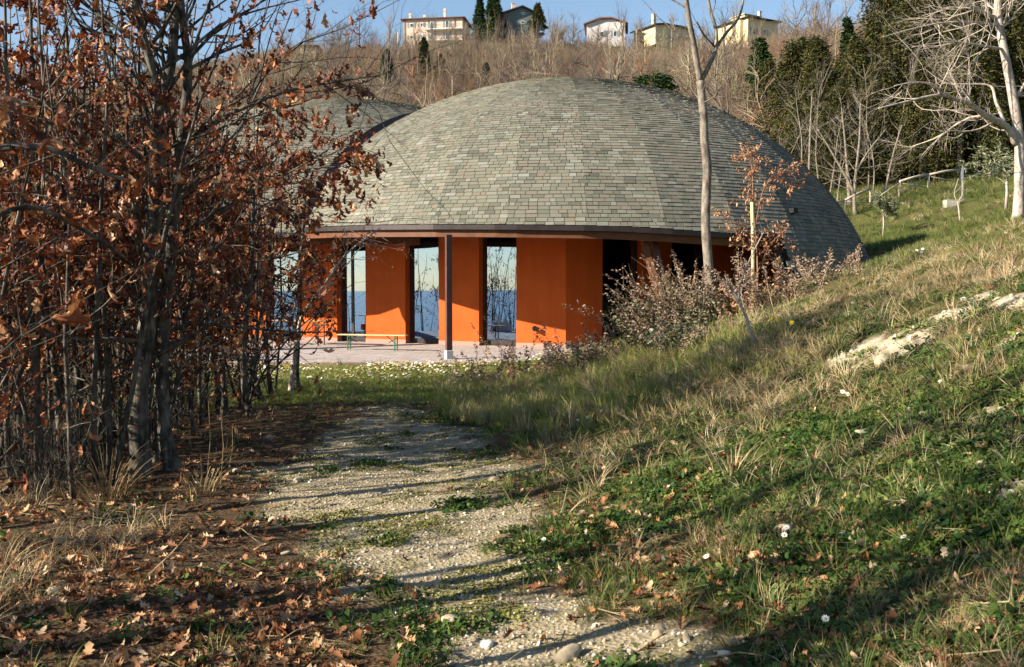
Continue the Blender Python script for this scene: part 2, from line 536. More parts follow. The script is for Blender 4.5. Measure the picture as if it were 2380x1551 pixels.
def chalk_mask(X, Y):
    v = np.zeros_like(X)
    for cx_, cy_, r, sx in CHALK:
        # stretched along the fall line seen across the slope
        d = np.hypot((X - cx_) / (r * sx), (Y - cy_) / (r * 1.5)) + (vnoise(X, Y, .16, 8) - .5) * 1.3 + (vnoise(X, Y, .05, 9) - .5) * .8
        v = np.maximum(v, 1 - sstep(.7, 1.05, d))
    return v


gx = axis(-6000, 6000, -7, 9, .13, 1.045)
gy = axis(-6000, 6000, 1.5, 22, .13, 1.04)
GX, GY = np.meshgrid(gx, gy)
GZ = hgt(GX, GY)
GR = np.hypot(GX, GY)
GZ = GZ * (1 - sstep(600, 2500, GR)) + (-95) * sstep(600, 2500, GR)
nxg, nyg = len(gx), len(gy)
idx = np.arange(nxg * nyg).reshape(nyg, nxg)
quads = np.stack([idx[:-1, :-1], idx[:-1, 1:], idx[1:, 1:], idx[1:, :-1]], -1).reshape(-1, 4)
me = np_mesh('ground', np.stack([GX, GY, GZ], -1).reshape(-1, 3), [quads], M['ground'], smooth=True)
fx, fy = GX.ravel(), GY.ravel()
def setattr_pt(me, name, val):
    a = me.attributes.new(name, 'FLOAT', 'POINT'); a.data.foreach_set('value', np.asarray(val, np.float32).ravel())
setattr_pt(me, 'path', path_mask(fx, fy))
lawn = sstep(.1, .8, fx) * .8 + sstep(14, 18, fy) * .6
lawn = np.clip(lawn, 0, 1) * (1 - sstep(64, 72, fy)) * sstep(-.3, .3, vnoise(fx, fy, .8, 12) - .25)
setattr_pt(me, 'lawn', lawn)
setattr_pt(me, 'scrub', np.maximum(sstep(64, 75, fy), 1 - sstep(-30, -15, fx)))
setattr_pt(me, 'chalk', chalk_mask(fx, fy))
link('ground', me, kind='structure')
b = MB(); b.box((0, 0, -90.2), (12000 * 1.4, 12000 * 1.4, .2)); b.build('sea', M['sea'], kind='structure')

# ------------------------------------------------------------------ patio
b = MB(); b.box(((PAT[0] + PAT[1] + 1) / 2, (PAT[2] + 36) / 2, -.09), (PAT[1] - PAT[0] + 1, 36 - PAT[2], .16))
patio = b.build('patio', M['plinth'], kind='structure')
vs, qs, rn = [], [], []
y = PAT[2] + .01
row = 0
while y < 34.2:
    x = PAT[0] + .01 + (row % 2) * .15
    while x < PAT[1] + .9:
        w = .285; d = .145; z0, z1 = -.012, random.uniform(.0, .006)
        bse = len(vs)
        vs += [(x, y, z0), (x + w, y, z0), (x + w, y + d, z0), (x, y + d, z0), (x, y, z1), (x + w, y, z1), (x + w, y + d, z1), (x, y + d, z1)]
        qs += [(bse + 4, bse + 5, bse + 6, bse + 7), (bse, bse + 1, bse + 5, bse + 4), (bse + 1, bse + 2, bse + 6, bse + 5), (bse + 3, bse, bse + 4, bse + 7)]
        rn += [random.random()] * 4
        x += .3
    y += .155; row += 1
link('paver', np_mesh('paver', np.array(vs), [np.array(qs)], M['paver'], rnd=rn), patio, kind='stuff')

# ------------------------------------------------------------------ pavilion
D1 = dict(cx=1.95, cy=36.0, a=10.95, H=9.12)
D2 = dict(cx=-6.7, cy=41.8, a=12.0, H=9.45)
NS = 30


def prof(d, r):
    return d['H'] * sqrt(max(0, 1 - (r / d['a']) ** 2))


def prof_r(d, z):
    return d['a'] * sqrt(max(0, 1 - (z / d['H']) ** 2))


def ease(t):
    return t * t * (3 - 2 * t)


def eave1(az):
    """lower rim height of the near dome by azimuth (0 = toward the camera, + = right)"""
    az = (az + 180) % 360 - 180
    if -105 <= az <= 33: return 3.50 - .0035 * az if az < 0 else 3.50 - .16 * ease(min(1, az / 25))
    return .4


def eave2(az):
    az = (az + 180) % 360 - 180
    if -100 <= az <= 60: return 3.55
    return .4


def ring_pt(d, az, z, off=0.0):
    """point on the faceted shell"""
    step = 360 / NS
    k = math.floor(az / step)
    a0, a1 = radians(k * step), radians((k + 1) * step)
    r = prof_r(d, z) + off
    t = (az - k * step) / step
    x0, y0 = r * sin(a0), -r * cos(a0); x1, y1 = r * sin(a1), -r * cos(a1)
    # equal spacing along the chord
    tt = math.tan(radians((t - .5) * step)) / (2 * math.tan(radians(step / 2))) + .5
    return Vector((d['cx'] + x0 + (x1 - x0) * tt, d['cy'] + y0 + (y1 - y0) * tt, z))


pav = empty('domed_pavilion', (0, 0, 0), label='low domed pavilion with grey-green shingle roofs and orange walls at the end of the path', cat='building')


def inside(d, x, y, z, k=1.0):
    return ((x - d['cx']) ** 2 + (y - d['cy']) ** 2) / (d['a'] * k) ** 2 + (z / (d['H'] * k)) ** 2 < 1 and z > 0


def build_shell(d, eave, name, hide_in=None, holes=None, rowh=.125, singles=0):
    # under-layer
    NA = 180; NZ = 34
    vs = []; fs = []
    for i in range(NA):
        az = i * 360 / NA
        ze = eave(az + .01)
        t0 = math.asin(min(1, ze / d['H']))
        for j in range(NZ + 1):
            t = t0 + (pi / 2 - t0) * j / NZ
            z = d['H'] * sin(t)
            p = ring_pt(d, az, z, -.05)
            if j == NZ: p = Vector((d['cx'], d['cy'], d['H'] - .05))
            vs.append(p - Vector((0, 0, .02)))
    for i in range(NA):
        i2 = (i + 1) % NA
        for j in range(NZ):
            q = (i * (NZ + 1) + j, i2 * (NZ + 1) + j, i2 * (NZ + 1) + j + 1, i * (NZ + 1) + j + 1)
            c = sum((vs[k] for k in q), Vector()) / 4
            if hide_in and inside(hide_in, c.x, c.y, c.z, .99): continue
            fs.append(q)
    me = np_mesh(name, np.array([tuple(v) for v in vs]), [np.array(fs)], M['under'])
    shell = link(name, me, pav)
    sol = shell.modifiers.new('thickness', 'SOLIDIFY'); sol.thickness = .18; sol.offset = -1
    # shingles row by row, facet by facet
    rows = []
    # arc length table
    T = np.linspace(0, pi / 2, 600)
    R = d['a'] * np.cos(T); Z = d['H'] * np.sin(T)
    L = np.concatenate([[0], np.cumsum(np.hypot(np.diff(R), np.diff(Z)))])
    step = 360 / NS
    items = []
    nrow = int(L[-1] / rowh)
    for k in range(nrow):
        l0 = k * rowh; l1 = l0 + rowh * 1.25
        r0, z0 = np.interp(l0, L, R), np.interp(l0, L, Z)
        r1, z1 = np.interp(l1, L, R), np.interp(l1, L, Z)
        if r0 < .15: break
        nrm = np.array([z1 - z0, -(r1 - r0)]); nrm = nrm / np.hypot(*nrm)   # outward (radial, up)
        for s_ in range(NS):
            am = (s_ + .5) * step
            a0, a1 = radians(s_ * step), radians((s_ + 1) * step)
            w0 = 2 * r0 * sin(radians(step / 2)); w1 = 2 * r1 * sin(radians(step / 2))
            ap = cos(radians(step / 2))
            er = np.array([sin(radians(am)), -cos(radians(am))]); et = np.array([cos(radians(am)), sin(radians(am))])
            u = -w0 / 2 - random.random() * .2
            while u < w0 / 2:
                w = random.choice((.16, .2, .24, .28, .32, .32))
                ua, ub = max(u, -w0 / 2), min(u + w - .014, w0 / 2)
                u += w
                if ub - ua < .02: continue
                um = (ua + ub) / 2
                az = am + math.degrees(math.atan2(um, r0 * ap))
                ze = eave(az)
                rr0, zz0 = r0, z0
                if z0 < ze:
                    if z1 < ze + .03: continue
                    zz0 = ze; rr0 = prof_r(d, ze)
                kk = (w1 / w0) if w0 > 0 else 1
                pr = r0 * ap
                cx_ = d['cx'] + er[0] * pr + et[0] * um; cy_ = d['cy'] + er[1] * pr + et[1] * um
                if hide_in and inside(hide_in, cx_, cy_, z0, .985): continue
                items.append((rr0 * ap, zz0, r1 * ap, z1, ua, ub, kk, er, et, nrm, cx_, cy_))
    th = .013
    VV = np.empty((len(items), 8, 3))
    rn = np.empty(len(items))
    dist = np.empty(len(items))
    for i, (ra, za, rb, zb, ua, ub, kk, er, et, nrm, cx_, cy_) in enumerate(items):
        lift = random.uniform(0, .012) ** 1.0; tt = th + lift
        c = np.array([d['cx'], d['cy']])
        jit = random.uniform(-.006, .006)
        for q, (rr, zz, uu, o) in enumerate(((ra, za, ua, 0.002), (ra, za, ub, 0.002), (rb, zb, ub * kk, -.018), (rb, zb, ua * kk, -.018),
                                             (ra, za + jit, ua, tt), (ra, za + jit, ub, tt), (rb, zb, ub * kk, -.001), (rb, zb, ua * kk, -.001))):
            xy = c + er * (rr + nrm[0] * o) + et * uu
            VV[i, q] = (xy[0], xy[1], zz + nrm[1] * o)
        rn[i] = random.random() * .85 + .15 * vnoise(cx_ * 3 + za, cy_ + za * 2, .8, 9)
        vd = np.array([-cx_, -cy_, EYE - za]); dd = np.linalg.norm(vd)
        n3_ = np.array([er[0] * nrm[0], er[1] * nrm[0], nrm[1]])
        dist[i] = -max(0, vd @ n3_ / dd) * (ub - ua) / dd ** 2
        px_ = cx_ / cy_ * F + 1190
        if px_ < 800 or dd > 60: dist[i] = 0
    FQ = np.array([(4, 5, 6, 7), (0, 1, 5, 4), (1, 2, 6, 5), (3, 0, 4, 7)])
    order = np.argsort(dist)
    single = set(order[:singles].tolist())
    for i in order[:singles]:
        me = np_mesh('shingle', VV[i], [FQ], M['shingle'], rnd=[rn[i]] * 4)
        link('shingle', me, shell)
    rest = order[singles:]
    V = VV[rest].reshape(-1, 3)
    Fc = (FQ[None] + (np.arange(len(rest)) * 8)[:, None, None]).reshape(-1, 4)
    link('shingles', np_mesh('shingles', V, [Fc], M['shingle'], rnd=np.repeat(rn[rest], 4)), shell, kind='stuff')
    return shell


shell1 = build_shell(D1, eave1, 'near_roof', singles=300)
shell2 = build_shell(D2, eave2, 'far_roof', hide_in=D1)

# eave fascia, ring beam and dark soffit
def rim(d, eave, a0, a1, zoff, h, w, roff, name, m, step=5.0, prj=0.0):
    vs = []; fs = []
    n = int(round((a1 - a0) / step))
    for i in range(n + 1):
        az = a0 + (a1 - a0) * i / n
        ze = eave(az if az < a1 else az - .01) + zoff
        zb = eave(az if az < a1 else az - .01)
        po = ring_pt(d, az, zb, roff); pi_ = ring_pt(d, az, zb, roff - w)
        for q, zz in ((po, ze), (pi_, ze), (pi_, ze - h), (po, ze - h)):
            vs.append((q.x, q.y, zz))
    for i in range(n):
        for k in range(4):
            k2 = (k + 1) % 4
            fs.append((i * 4 + k, i * 4 + k2, i * 4 + 4 + k2, i * 4 + 4 + k))
    fs.append((0, 3, 2, 1)); e = n * 4; fs.append((e, e + 1, e + 2, e + 3))
    me = np_mesh(name, np.array(vs), [np.array(fs)], m)
    return link(name, me, pav)


rim(D1, eave1, -104, 33, -.012, .13, .09, .06, 'fascia', M['fascia'], 137 / 41)
rim(D1, eave1, -104, 33, -.145, .19, .2, -.06, 'ring_beam', M['wood'], 137 / 41)
rim(D2, eave2, -99, 20, -.012, .14, .09, .06, 'fascia', M['fascia'], 4)
rim(D2, eave2, -99, 20, -.155, .2, .2, -.06, 'ring_beam', M['wood'], 4)
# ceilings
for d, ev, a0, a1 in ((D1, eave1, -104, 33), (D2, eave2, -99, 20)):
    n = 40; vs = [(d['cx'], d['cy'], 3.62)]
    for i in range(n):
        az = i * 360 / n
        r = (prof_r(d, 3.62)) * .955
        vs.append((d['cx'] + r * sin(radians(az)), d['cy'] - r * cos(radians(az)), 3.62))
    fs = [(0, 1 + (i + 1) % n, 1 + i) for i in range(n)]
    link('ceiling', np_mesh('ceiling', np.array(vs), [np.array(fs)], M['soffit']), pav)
# dark gutter rib where the far roof meets the near dome
pts = []
for z in np.linspace(3.6, 8.6, 24):
    r1 = prof_r(D1, z) + .05; r2 = prof_r(D2, z) + .12
    ux, uy = D2['cx'] - D1['cx'], D2['cy'] - D1['cy']; dd_ = math.hypot(ux, uy); ux /= dd_; uy /= dd_
    a_ = (r1 * r1 - r2 * r2 + dd_ * dd_) / (2 * dd_); h2 = r1 * r1 - a_ * a_
    if h2 < .05: break
    h_ = sqrt(h2)
    pts.append(Vector((D1['cx'] + a_ * ux - h_ * uy, D1['cy'] + a_ * uy + h_ * ux, z + .06)) if (h_ * ux) < 0 else Vector((D1['cx'] + a_ * ux - h_ * uy, D1['cy'] + a_ * uy - abs(h_ * ux), z + .06)))
b = MB()
for i in range(len(pts) - 1):
    b.beam(pts[i], pts[i + 1] + (pts[i + 1] - pts[i]) * .03, .26, .26, up=Vector((-.8, 0, .6)))
b.build('valley_gutter', M['fascia'], pav)
# small floodlight on the shell at right
q = ring_pt(D1, 38, 4.05, .05); b = MB(); b.box((q.x, q.y - .12, q.z), (.16, .2, .14), .5); b.box((q.x, q.y, q.z - .08), (.05, .2, .05), .5)
lamp = b.build('floodlight', M['black_metal'], pav)

# walls: line of tall orange piers and glass bays
def wall_pt(px):
    """plan position on the wall line by picture column"""
    if px <= 1315:
        A = Vector((-7.25, 33.9)); B = Vector((1.63, 29.95))
    else:
        A = Vector((1.63, 29.95)); B = Vector((4.45, 31.6))
    s = (px - 1190) / F
    dx, dy = B.x - A.x, B.y - A.y
    t = (s * A.y - A.x) / (dx - s * dy)
    return Vector((A.x + dx * t, A.y + dy * t))


WTOP = 3.62


def pier(a, b_, thick=.42, name='wall_pier', m=None):
    a = Vector(a); b_ = Vector(b_)
    d = (b_ - a).normalized(); nrm = Vector((-d.y, d.x))
    if nrm.y < 0: nrm = -nrm
    mb = MB()
    c = [a, b_, b_ + nrm * thick, a + nrm * thick]
    vs = [(p.x, p.y, .13) for p in c] + [(p.x, p.y, WTOP) for p in c]
    mb.add(vs, [(0, 1, 5, 4), (1, 2, 6, 5), (2, 3, 7, 6), (3, 0, 4, 7), (4, 5, 6, 7)])
    o = mb.build(name, m or M['orange'], pav)
    mb = MB(); e = .008
    c = [a - d * e - nrm * e, b_ + d * e - nrm * e, b_ + nrm * (thick + e) + d * e, a + nrm * (thick + e) - d * e]
    vs = [(p.x, p.y, 0.0) for p in c] + [(p.x, p.y, .13) for p in c]
    mb.add(vs, [(0, 1, 5, 4), (1, 2, 6, 5), (2, 3, 7, 6), (3, 0, 4, 7), (4, 5, 6, 7)])
    mb.build('plinth', M['plinth'], o)
    return o


def window(a, b_, setback=.30, door=False, mull=()):
    a = Vector(a); b_ = Vector(b_)
    d = (b_ - a).normalized(); nrm = Vector((-d.y, d.x))
    if nrm.y < 0: nrm = -nrm
    a2 = a + nrm * setback; b2 = b_ + nrm * setback
    w = (b2 - a2).length
    fr = MB(); rz = atan2(d.y, d.x)
    def bx(u, z, su, sz, dep=.07):
        c = a2 + d * u
        fr.box((c.x + nrm.x * dep / 2, c.y + nrm.y * dep / 2, z), (su, dep, sz), rz)
    bx(.035, 1.83, .07, 3.5); bx(w - .035, 1.83, .07, 3.5)
    bx(w / 2, 3.545, w - .144, .07); bx(w / 2, .09, w - .144, .14)
    for mfrac in mull: bx(w * mfrac, 1.83, .09, 3.35)
    f = fr.build('window', M['frame'], pav)
    edges = [.072] + [w * q for q in mull] + [w - .072]
    for i in range(len(edges) - 1):
        mb = MB(); u0 = edges[i] + (.046 if i else 0); u1 = edges[i + 1] - (.046 if i < len(edges) - 2 else 0)
        c = a2 + d * (u0 + u1) / 2 + nrm * .04
        mb.box((c.x, c.y, 1.83), (u1 - u0 - .004, .012, 3.33), rz)
        mb.build('pane', M['glass'], f)
    return f


cols = [(700, 783), (850, 942), (1020, 1113), (1200, 1315), ]
for a, b_ in cols: pier(wall_pt(a), wall_pt(b_) if b_ < 1315 else wall_pt(1315))
pier(wall_pt(1315.1), wall_pt(1400))
window(wall_pt(784), wall_pt(849), .28, mull=(.38,))
window(wall_pt(943), wall_pt(1019), .28)
window(wall_pt(1114), wall_pt(1199), .28)
window(wall_pt(1400.5), wall_pt(1492), .28)
pier(wall_pt(1493), wall_pt(1560)); window(wall_pt(1561), wall_pt(1640), .28)
e0 = wall_pt(1641)
pier(e0, e0 + Vector((2.6, .2))); pier(e0 + Vector((2.62, .2)), e0 + Vector((3.3, .2)), m=M['wood_dark'])
# the far dome's wall going back to the left
wl = [Vector((-7.25, 33.92)), Vector((-8.6, 34.4)), Vector((-10.4, 34.9)), Vector((-11.6, 35.4)), Vector((-13.2, 36.6)), Vector((-14.6, 38.2)), Vector((-15.6, 40.4))]
window(wl[1], wl[0], .12); pier(wl[2], wl[1]); window(wl[3], wl[2], .2); pier(wl[4], wl[3]); window(wl[5], wl[4], .2); pier(wl[6], wl[5])
# inner back wall so that the inside stays a closed dark room
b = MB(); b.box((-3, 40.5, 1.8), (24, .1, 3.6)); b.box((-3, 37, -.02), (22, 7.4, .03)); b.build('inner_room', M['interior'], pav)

# posts
def post(px, Y, zt, base_z, w=.15, m=M['steel_brown']):
    p = P(px, 700, Y)
    b = MB(); b.box((p.x, Y, (zt + .33 + base_z) / 2 + .0), (w, w, zt - .33 - base_z), .35)
    o = b.build('post', m, pav)
    b = MB(); b.box((p.x, Y, base_z + .165), (w * 1.25, w * 1.25, .33), .35); b.build('footing', M['concrete'], o, bevel=.01)
post(1043, 25.75, 3.25, -.1)
post(468, 33.0, 3.3, -.1)
# leaning glulam leg and steel leg at the right bays
def leg(pts, w, h, m, name='leaning_leg'):
    b = MB()
    for i in range(len(pts) - 1): b.beam(pts[i], pts[i + 1], w, h, up=Vector((0, -1, 0)))
    return b.build(name, m, pav)
leg([P(1497, 548, 26.6), P(1506, 600, 26.5), P(1524, 660, 26.3), P(1550, 740, 26.1)], .17, .26, M['wood'])
leg([P(1517, 546, 26.9), P(1528, 600, 26.8), P(1545, 660, 26.6), P(1575, 740, 26.4)], .16, .2, M['steel_brown'])
leg([P(1834, 550, 27.9), P(1846, 590, 27.9), P(1862, 650, 27.9)], .12, .2, M['wood_dark'])
# unseen foot at front left, added to throw a shadow strip across the patio
leg([P(560, 530, 30.5), P(470, 570, 29.5), P(380, 650, 28.4), P(300, 790, 27.6)], 1.1, .35, M['fascia'], 'shade_foot')
# wall vent on the wide pier
p = P(1243, 764, 30.2); b = MB(); b.tube([(p.x, 30.12, p.z), (p.x, 30.3, p.z)], .085, 12); b.build('vent', M['black_metal'], pav)

# ------------------------------------------------------------------ benches and table on the patio
def folding(name, a, b_, z, width, top_m, label, cat, group=None, leg_in=.33):
    a = Vector(a); b_ = Vector(b_); d = (b_ - a); L = d.length; rz = atan2(d.y, d.x)
    c = (a + b_) / 2
    t = empty(name, (c.x, c.y, .006), rz, label=label, cat=cat, group=group)
    mb = MB(); mb.box((0, 0, z - .014), (L, width, .028)); mb.build('top_plank' if cat == 'bench' else 'tabletop', top_m, t, bevel=.004)
    for s in (-1, 1):
        x = s * (L / 2 - leg_in)
        fr = MB(); hw = width / 2 - .03
        for sy, mi in ((-1, 0), (1, 0)):
            fr.beam((x, sy * hw, 0), (x, sy * hw, z - .03), .028, .028)
        fr.beam((x, -hw, z * .35), (x, hw, z * .35), .02, .02); fr.beam((x, -hw, z - .04), (x, hw, z - .04), .03, .022)
        fr.build('leg', M['green_metal'] if cat == 'bench' else M['black_metal'], t)
        br = MB(); br.beam((x, -.03, z * .45), (x - s * .28, -.03, z - .03), .016, .02); br.beam((x, .03, z * .8), (x - s * .24, .03, z * .5), .016, .02)
        br.build('brace', M['black_metal'], t)
    return t
pa = P(788, 820, 29.2); pb = P(945, 820, 28.6)
folding('beer_bench', (pa.x, pa.y), (pb.x, pb.y), .47, .25, M['pine'], 'long folding bench with a pale pine seat standing out on the patio', 'bench')
pa = P(640, 800, 31.6); pb = P(771, 800, 31.1)
folding('beer_table', (pa.x, pa.y), (pb.x, pb.y), .80, .5, M['pine_edge'], 'folding table with a brown top and crossed metal legs by the orange wall', 'table', leg_in=.36)
p = P(733, 783, 32.3)
t = empty('hose_reel', (p.x, 32.3, .006), .2, label='small red-orange box on a thin stand under the folding table', cat='tool box')
b = MB(); b.box((0, 0, .42), (.24, .12, .22)); b.box((0, -.07, .42), (.16, .03, .14)); b.build('box', M['red_plastic'], t, bevel=.01)
b = MB(); b.beam((.0, 0, .0), (.06, 0, .32), .02, .02); b.beam((.16, 0, .0), (.06, 0, .32), .02, .02); b.build('stand', M['steel'], t)
p = P(690, 806, 31)
t = empty('castor', (p.x, 31.0, .006), .1, label='small black wheel with a bent steel arm on the patio left of the bench', cat='wheel')
b = MB(); b.tube([(0, -.03, .09), (0, .03, .09)], .09, 16); b.build('tyre', M['rubber'], t)
b = MB(); b.tube([(0, 0, .09), (.2, 0, .05), (.45, .05, .07), (.6, .06, .24)], .012, 5); b.build('arm', M['steel'], t)
# low garden barbecue between the trunks
p = P(549, 842, 25.2); z = gz(p.x, 25.2)
t = empty('garden_barbecue', (p.x, 25.2, z), .12, label='low garden barbecue with two pointed white side slabs behind the oak trunks', cat='barbecue')
for s in (-1, 1):
    b = MB()
    x0, x1 = s * .22 - .05, s * .22 + .05
    out = [(-.3, 0), (.3, 0), (.3, .55), (.12, .5), (.0, .72), (-.14, .46), (-.3, .42)]
    vs = [(x0 + (.03 * s if k > 1 else 0), y_, z_) for k, (y_, z_) in enumerate(out)] + [(x1 + (.03 * s if k > 1 else 0), y_, z_) for k, (y_, z_) in enumerate(out)]
    n = len(out)
    fs = [tuple(range(n))[::-1], tuple(range(n, 2 * n))] + [(k, (k + 1) % n, n + (k + 1) % n, n + k) for k in range(n)]
    b.add(vs, fs); b.build('side_slab', M['white'], t)
b = MB(); b.box((0, .05, .2), (.33, .4, .4)); b.build('hearth', M['concrete'], t); b = MB(); b.box((0, .05, .42), (.32, .42, .03)); b.build('grate', M['black_metal'], t)

# ------------------------------------------------------------------ houses on the ridge
def facade_house(name, p0, p1, Y0, Y1, zb, zt, depth, wall_m, label, wins, roof, roof_m, extra=None):
    """p0/p1: picture columns of the facade ends at depths Y0/Y1, wins: (u0,u1,z0,z1) in metres on the facade"""
    A = P(p0, 500, Y0); B = P(p1, 500, Y1)
    d = Vector((B.x - A.x, Y1 - Y0)); L = d.length; rz = atan2(d.y, d.x)
    t = empty(name, (A.x, A.y, zb), rz, label=label, cat='house')
    H = zt - zb
    b = MB(); b.box((L / 2, depth / 2, H / 2), (L, depth, H)); b.build('wall', wall_m, t)
    ov = .7
    rf = MB()
    if roof == 'hip':
        rf.add([(-ov, -ov, H), (L + ov, -ov, H), (L + ov, depth + ov, H), (-ov, depth + ov, H), (-ov, -ov, H + .18), (L + ov, -ov, H + .18), (L + ov, depth + ov, H + .18), (-ov, depth + ov, H + .18), (L * .3, depth / 2, H + 1.1), (L * .7, depth / 2, H + 1.1)],
               [(3, 2, 1, 0), (0, 1, 5, 4), (1, 2, 6, 5), (2, 3, 7, 6), (3, 0, 4, 7), (4, 5, 9, 8), (6, 7, 8, 9), (5, 6, 9), (7, 4, 8)])
    elif roof[0] == 'gable':     # gable end toward the camera, peak at fraction f and rise r
        f, r, flat = roof[1:]
        px_ = L * f; q = L * flat
        out = [(-ov, H - .15), (px_ - q / 2, H + r), (px_ + q / 2, H + r), (L + ov, H - .15)]
        n = 4
        vs = [(x, -ov, z_) for x, z_ in out] + [(x, -ov, z_ + .28) for x, z_ in out] + [(x, depth + ov, z_) for x, z_ in out] + [(x, depth + ov, z_ + .28) for x, z_ in out]
        for k in range(3):
            rf.add([vs[k], vs[k + 1], vs[n + k + 1], vs[n + k], vs[2 * n + k], vs[2 * n + k + 1], vs[3 * n + k + 1], vs[3 * n + k]],
                   [(0, 1, 2, 3), (7, 6, 5, 4), (3, 2, 6, 7), (0, 4, 5, 1), (1, 5, 6, 2), (0, 3, 7, 4)])
        g_ = MB(); g_.add([(0, 0, H), (px_ - q / 2, 0, H + r - .03), (px_ + q / 2, 0, H + r - .03), (L, 0, H), (0, depth, H), (px_ - q / 2, depth, H + r - .03), (px_ + q / 2, depth, H + r - .03), (L, depth, H)],
                          [(0, 3, 2, 1), (4, 5, 6, 7)])
        g_.build('gable', wall_m, t)
    rfo = rf.build('roof', roof_m, t)
    for u0, u1, z0, z1 in wins:
        w = MB(); w.box(((u0 + u1) / 2, -.03, (z0 + z1) / 2), (u1 - u0, .06, z1 - z0)); wo = w.build('window', M['white'], t)
        w = MB(); w.box(((u0 + u1) / 2, -.07, (z0 + z1) / 2), (u1 - u0 - .25, .03, z1 - z0 - .25)); w.build('pane', M['housepane'], wo)
        for s in (-1, 1):
            w = MB(); x = (u0 if s < 0 else u1) + s * .3
            w.box((x, -.05, (z0 + z1) / 2), (.5, .05, z1 - z0)); w.build('shutter', M['shutter'], wo)
    if extra: extra(t, L, H, rfo)
    return t


def mpx(Y): return Y / F
Y = 235.0
zt = P(1000, 47, Y).z; zb = P(1000, 135, Y).z
k = mpx(Y)
def fz(py): return P(1000, py, Y).z - zb
def fu(px): return (px - 941) * k
def pinkx(t, L, H, rf):
    for z0 in (fz(73), fz(99)):
        b = MB(); b.box(((fu(992) + fu(1076)) / 2, -.65, z0), (fu(1076) - fu(992), 1.3, .16)); bo = b.build('balcony', M['white'], t)
        r = MB()
        x = fu(992) + .05
        while x < fu(1075):
            r.box((x, -1.25, z0 + .5), (.05, .04, .85)); x += .28
        r.box(((fu(992) + fu(1076)) / 2, -1.25, z0 + .95), (fu(1076) - fu(992), .06, .06)); r.build('railing', M['shutter'], bo)
    for px, h in ((948, 1.0), (982, .5), (1030, 1.8)):
        b = MB(); b.box((fu(px), 3.5, H + .2 + h / 2 + .6), (.6, .6, h + 1.2)); b.box((fu(px), 3.5, H + .8 + h + .1), (.8, .8, .12)); b.build('chimney', M['pink'], rf)
    b = MB(); b.beam((fu(1060), -.12, 0), (fu(1060), -.12, H), .1, .1); b.beam((fu(943), -.12, 0), (fu(943), -.12, H), .1, .1); b.build('downpipe', M['rooftile'], t)
facade_house('pink_house', 941, 1076, Y, Y - 2, zb, zt, 10, M['pink'], 'three-storey pink house with long balconies on the ridge above the dome',
    [(fu(955), fu(963), fz(65), fz(55)), (fu(980), fu(986), fz(64), fz(55)), (fu(1003), fu(1010), fz(70), fz(53)), (fu(1038), fu(1046), fz(69), fz(52)),
     (fu(955), fu(963), fz(92), fz(83)), (fu(980.5), fu(985.5), fz(91), fz(82)), (fu(1003), fu(1010), fz(97), fz(81)), (fu(1038), fu(1046), fz(97), fz(79))],
    'hip', M['rooftile'], pinkx)
Y = 228.0; k = mpx(Y)
def chim(px0, px, y, h, m):
    def f(t, L, H, rf):
        u = (px - px0) * k
        b = MB(); b.box((u, y, H + 1.2 + h / 2), (.8, .7, h + 1.6)); b.box((u, y, H + 2 + h + .06), (1, .9, .12)); b.build('chimney', m, rf)
    return f
zt = P(1200, 33, Y).z; zb = P(1200, 85, Y).z
facade_house('grey_house', 1169, 1250, Y, Y + 1, zb, zt, 9, M['housegrey'], 'tall grey-green gabled house on the ridge beside the dark cypress', [(((1214 - 1169)) * k - .4, ((1214 - 1169)) * k + .5, P(0, 54, Y).z - zb, P(0, 47, Y).z - zb), (44 * k, 50 * k, P(0, 33, Y).z - zb, P(0, 27, Y).z - zb)], ('gable', .55, 1.7, .02), M['roofdark'], chim(1169, 1197, 3, 1.2, M['pink']))
zt = P(1400, 57, Y).z; zb = P(1400, 110, Y).z
facade_house('white_house', 1362, 1450, Y, Y - 1, zb, zt, 9, M['housewhite'], 'broad white house with a shallow roof half hidden by bare ridge trees', [(3, 3.9, 2.2, 3.5), (6, 6.9, 2.2, 3.5)], ('gable', .5, 1.1, .3), M['rooftile'], None)
zt = P(1540, 66, Y).z; zb = P(1540, 110, Y).z
facade_house('low_yellow_house', 1520, 1600, Y - 3, Y + 2, zb, zt, 8, M['houseyellow'], 'low yellow house with a dark flat roof left of the slender bare tree', [(4.2, 4.9, 1.4, 2.6), (6.2, 6.9, 1.4, 2.6)], ('gable', .5, .3, .6), M['roofdark'], chim(1520, 1531, 2, .8, M['houseyellow']))
Y = 205.0; k = mpx(Y)
zt = P(1750, 53, Y).z; zb = P(1750, 120, Y).z
def yel(t, L, H, rf):
    b = MB(); b.box((L * .36, 4, H + .75), (L * .5, 4, .9)); b.box((L * .36, 4, H + 1.25), (L * .58, 4.6, .12)); b.build('upper_storey', M['houseyellow'], t)
    b = MB(); b.box((L * .6, 2, H + 1.2), (.55, .55, 2.0)); b.box((L * .6, 2, H + 2.25), (.75, .75, .1)); b.build('chimney', M['pink'], rf)
facade_house('yellow_house', 1733, 1803, Y - 4, Y, zb, zt, 9, M['houseyellow'], 'large yellow house with an upper storey and chimney, right of the slender tree', [(4, 4.9, 2.6, 4.0), (1.2, 2.1, 2.6, 4)], 'hip', M['roofdark'], yel)
A = P(1700, 500, Y); z0 = P(1700, 55, Y).z
b = MB(); b.box((A.x + 1.1, Y + 1.2, (zb + z0) / 2), (3.0, 8, z0 - zb), .25)
o = b.build('yellow_annex', M['houseyellow']); tag(o, 'sunlit yellow annex wall joined to the left of the large yellow house', 'house')
Y = 200.0; k = mpx(Y)
zt = P(740, 108, Y).z; zb = P(740, 150, Y).z
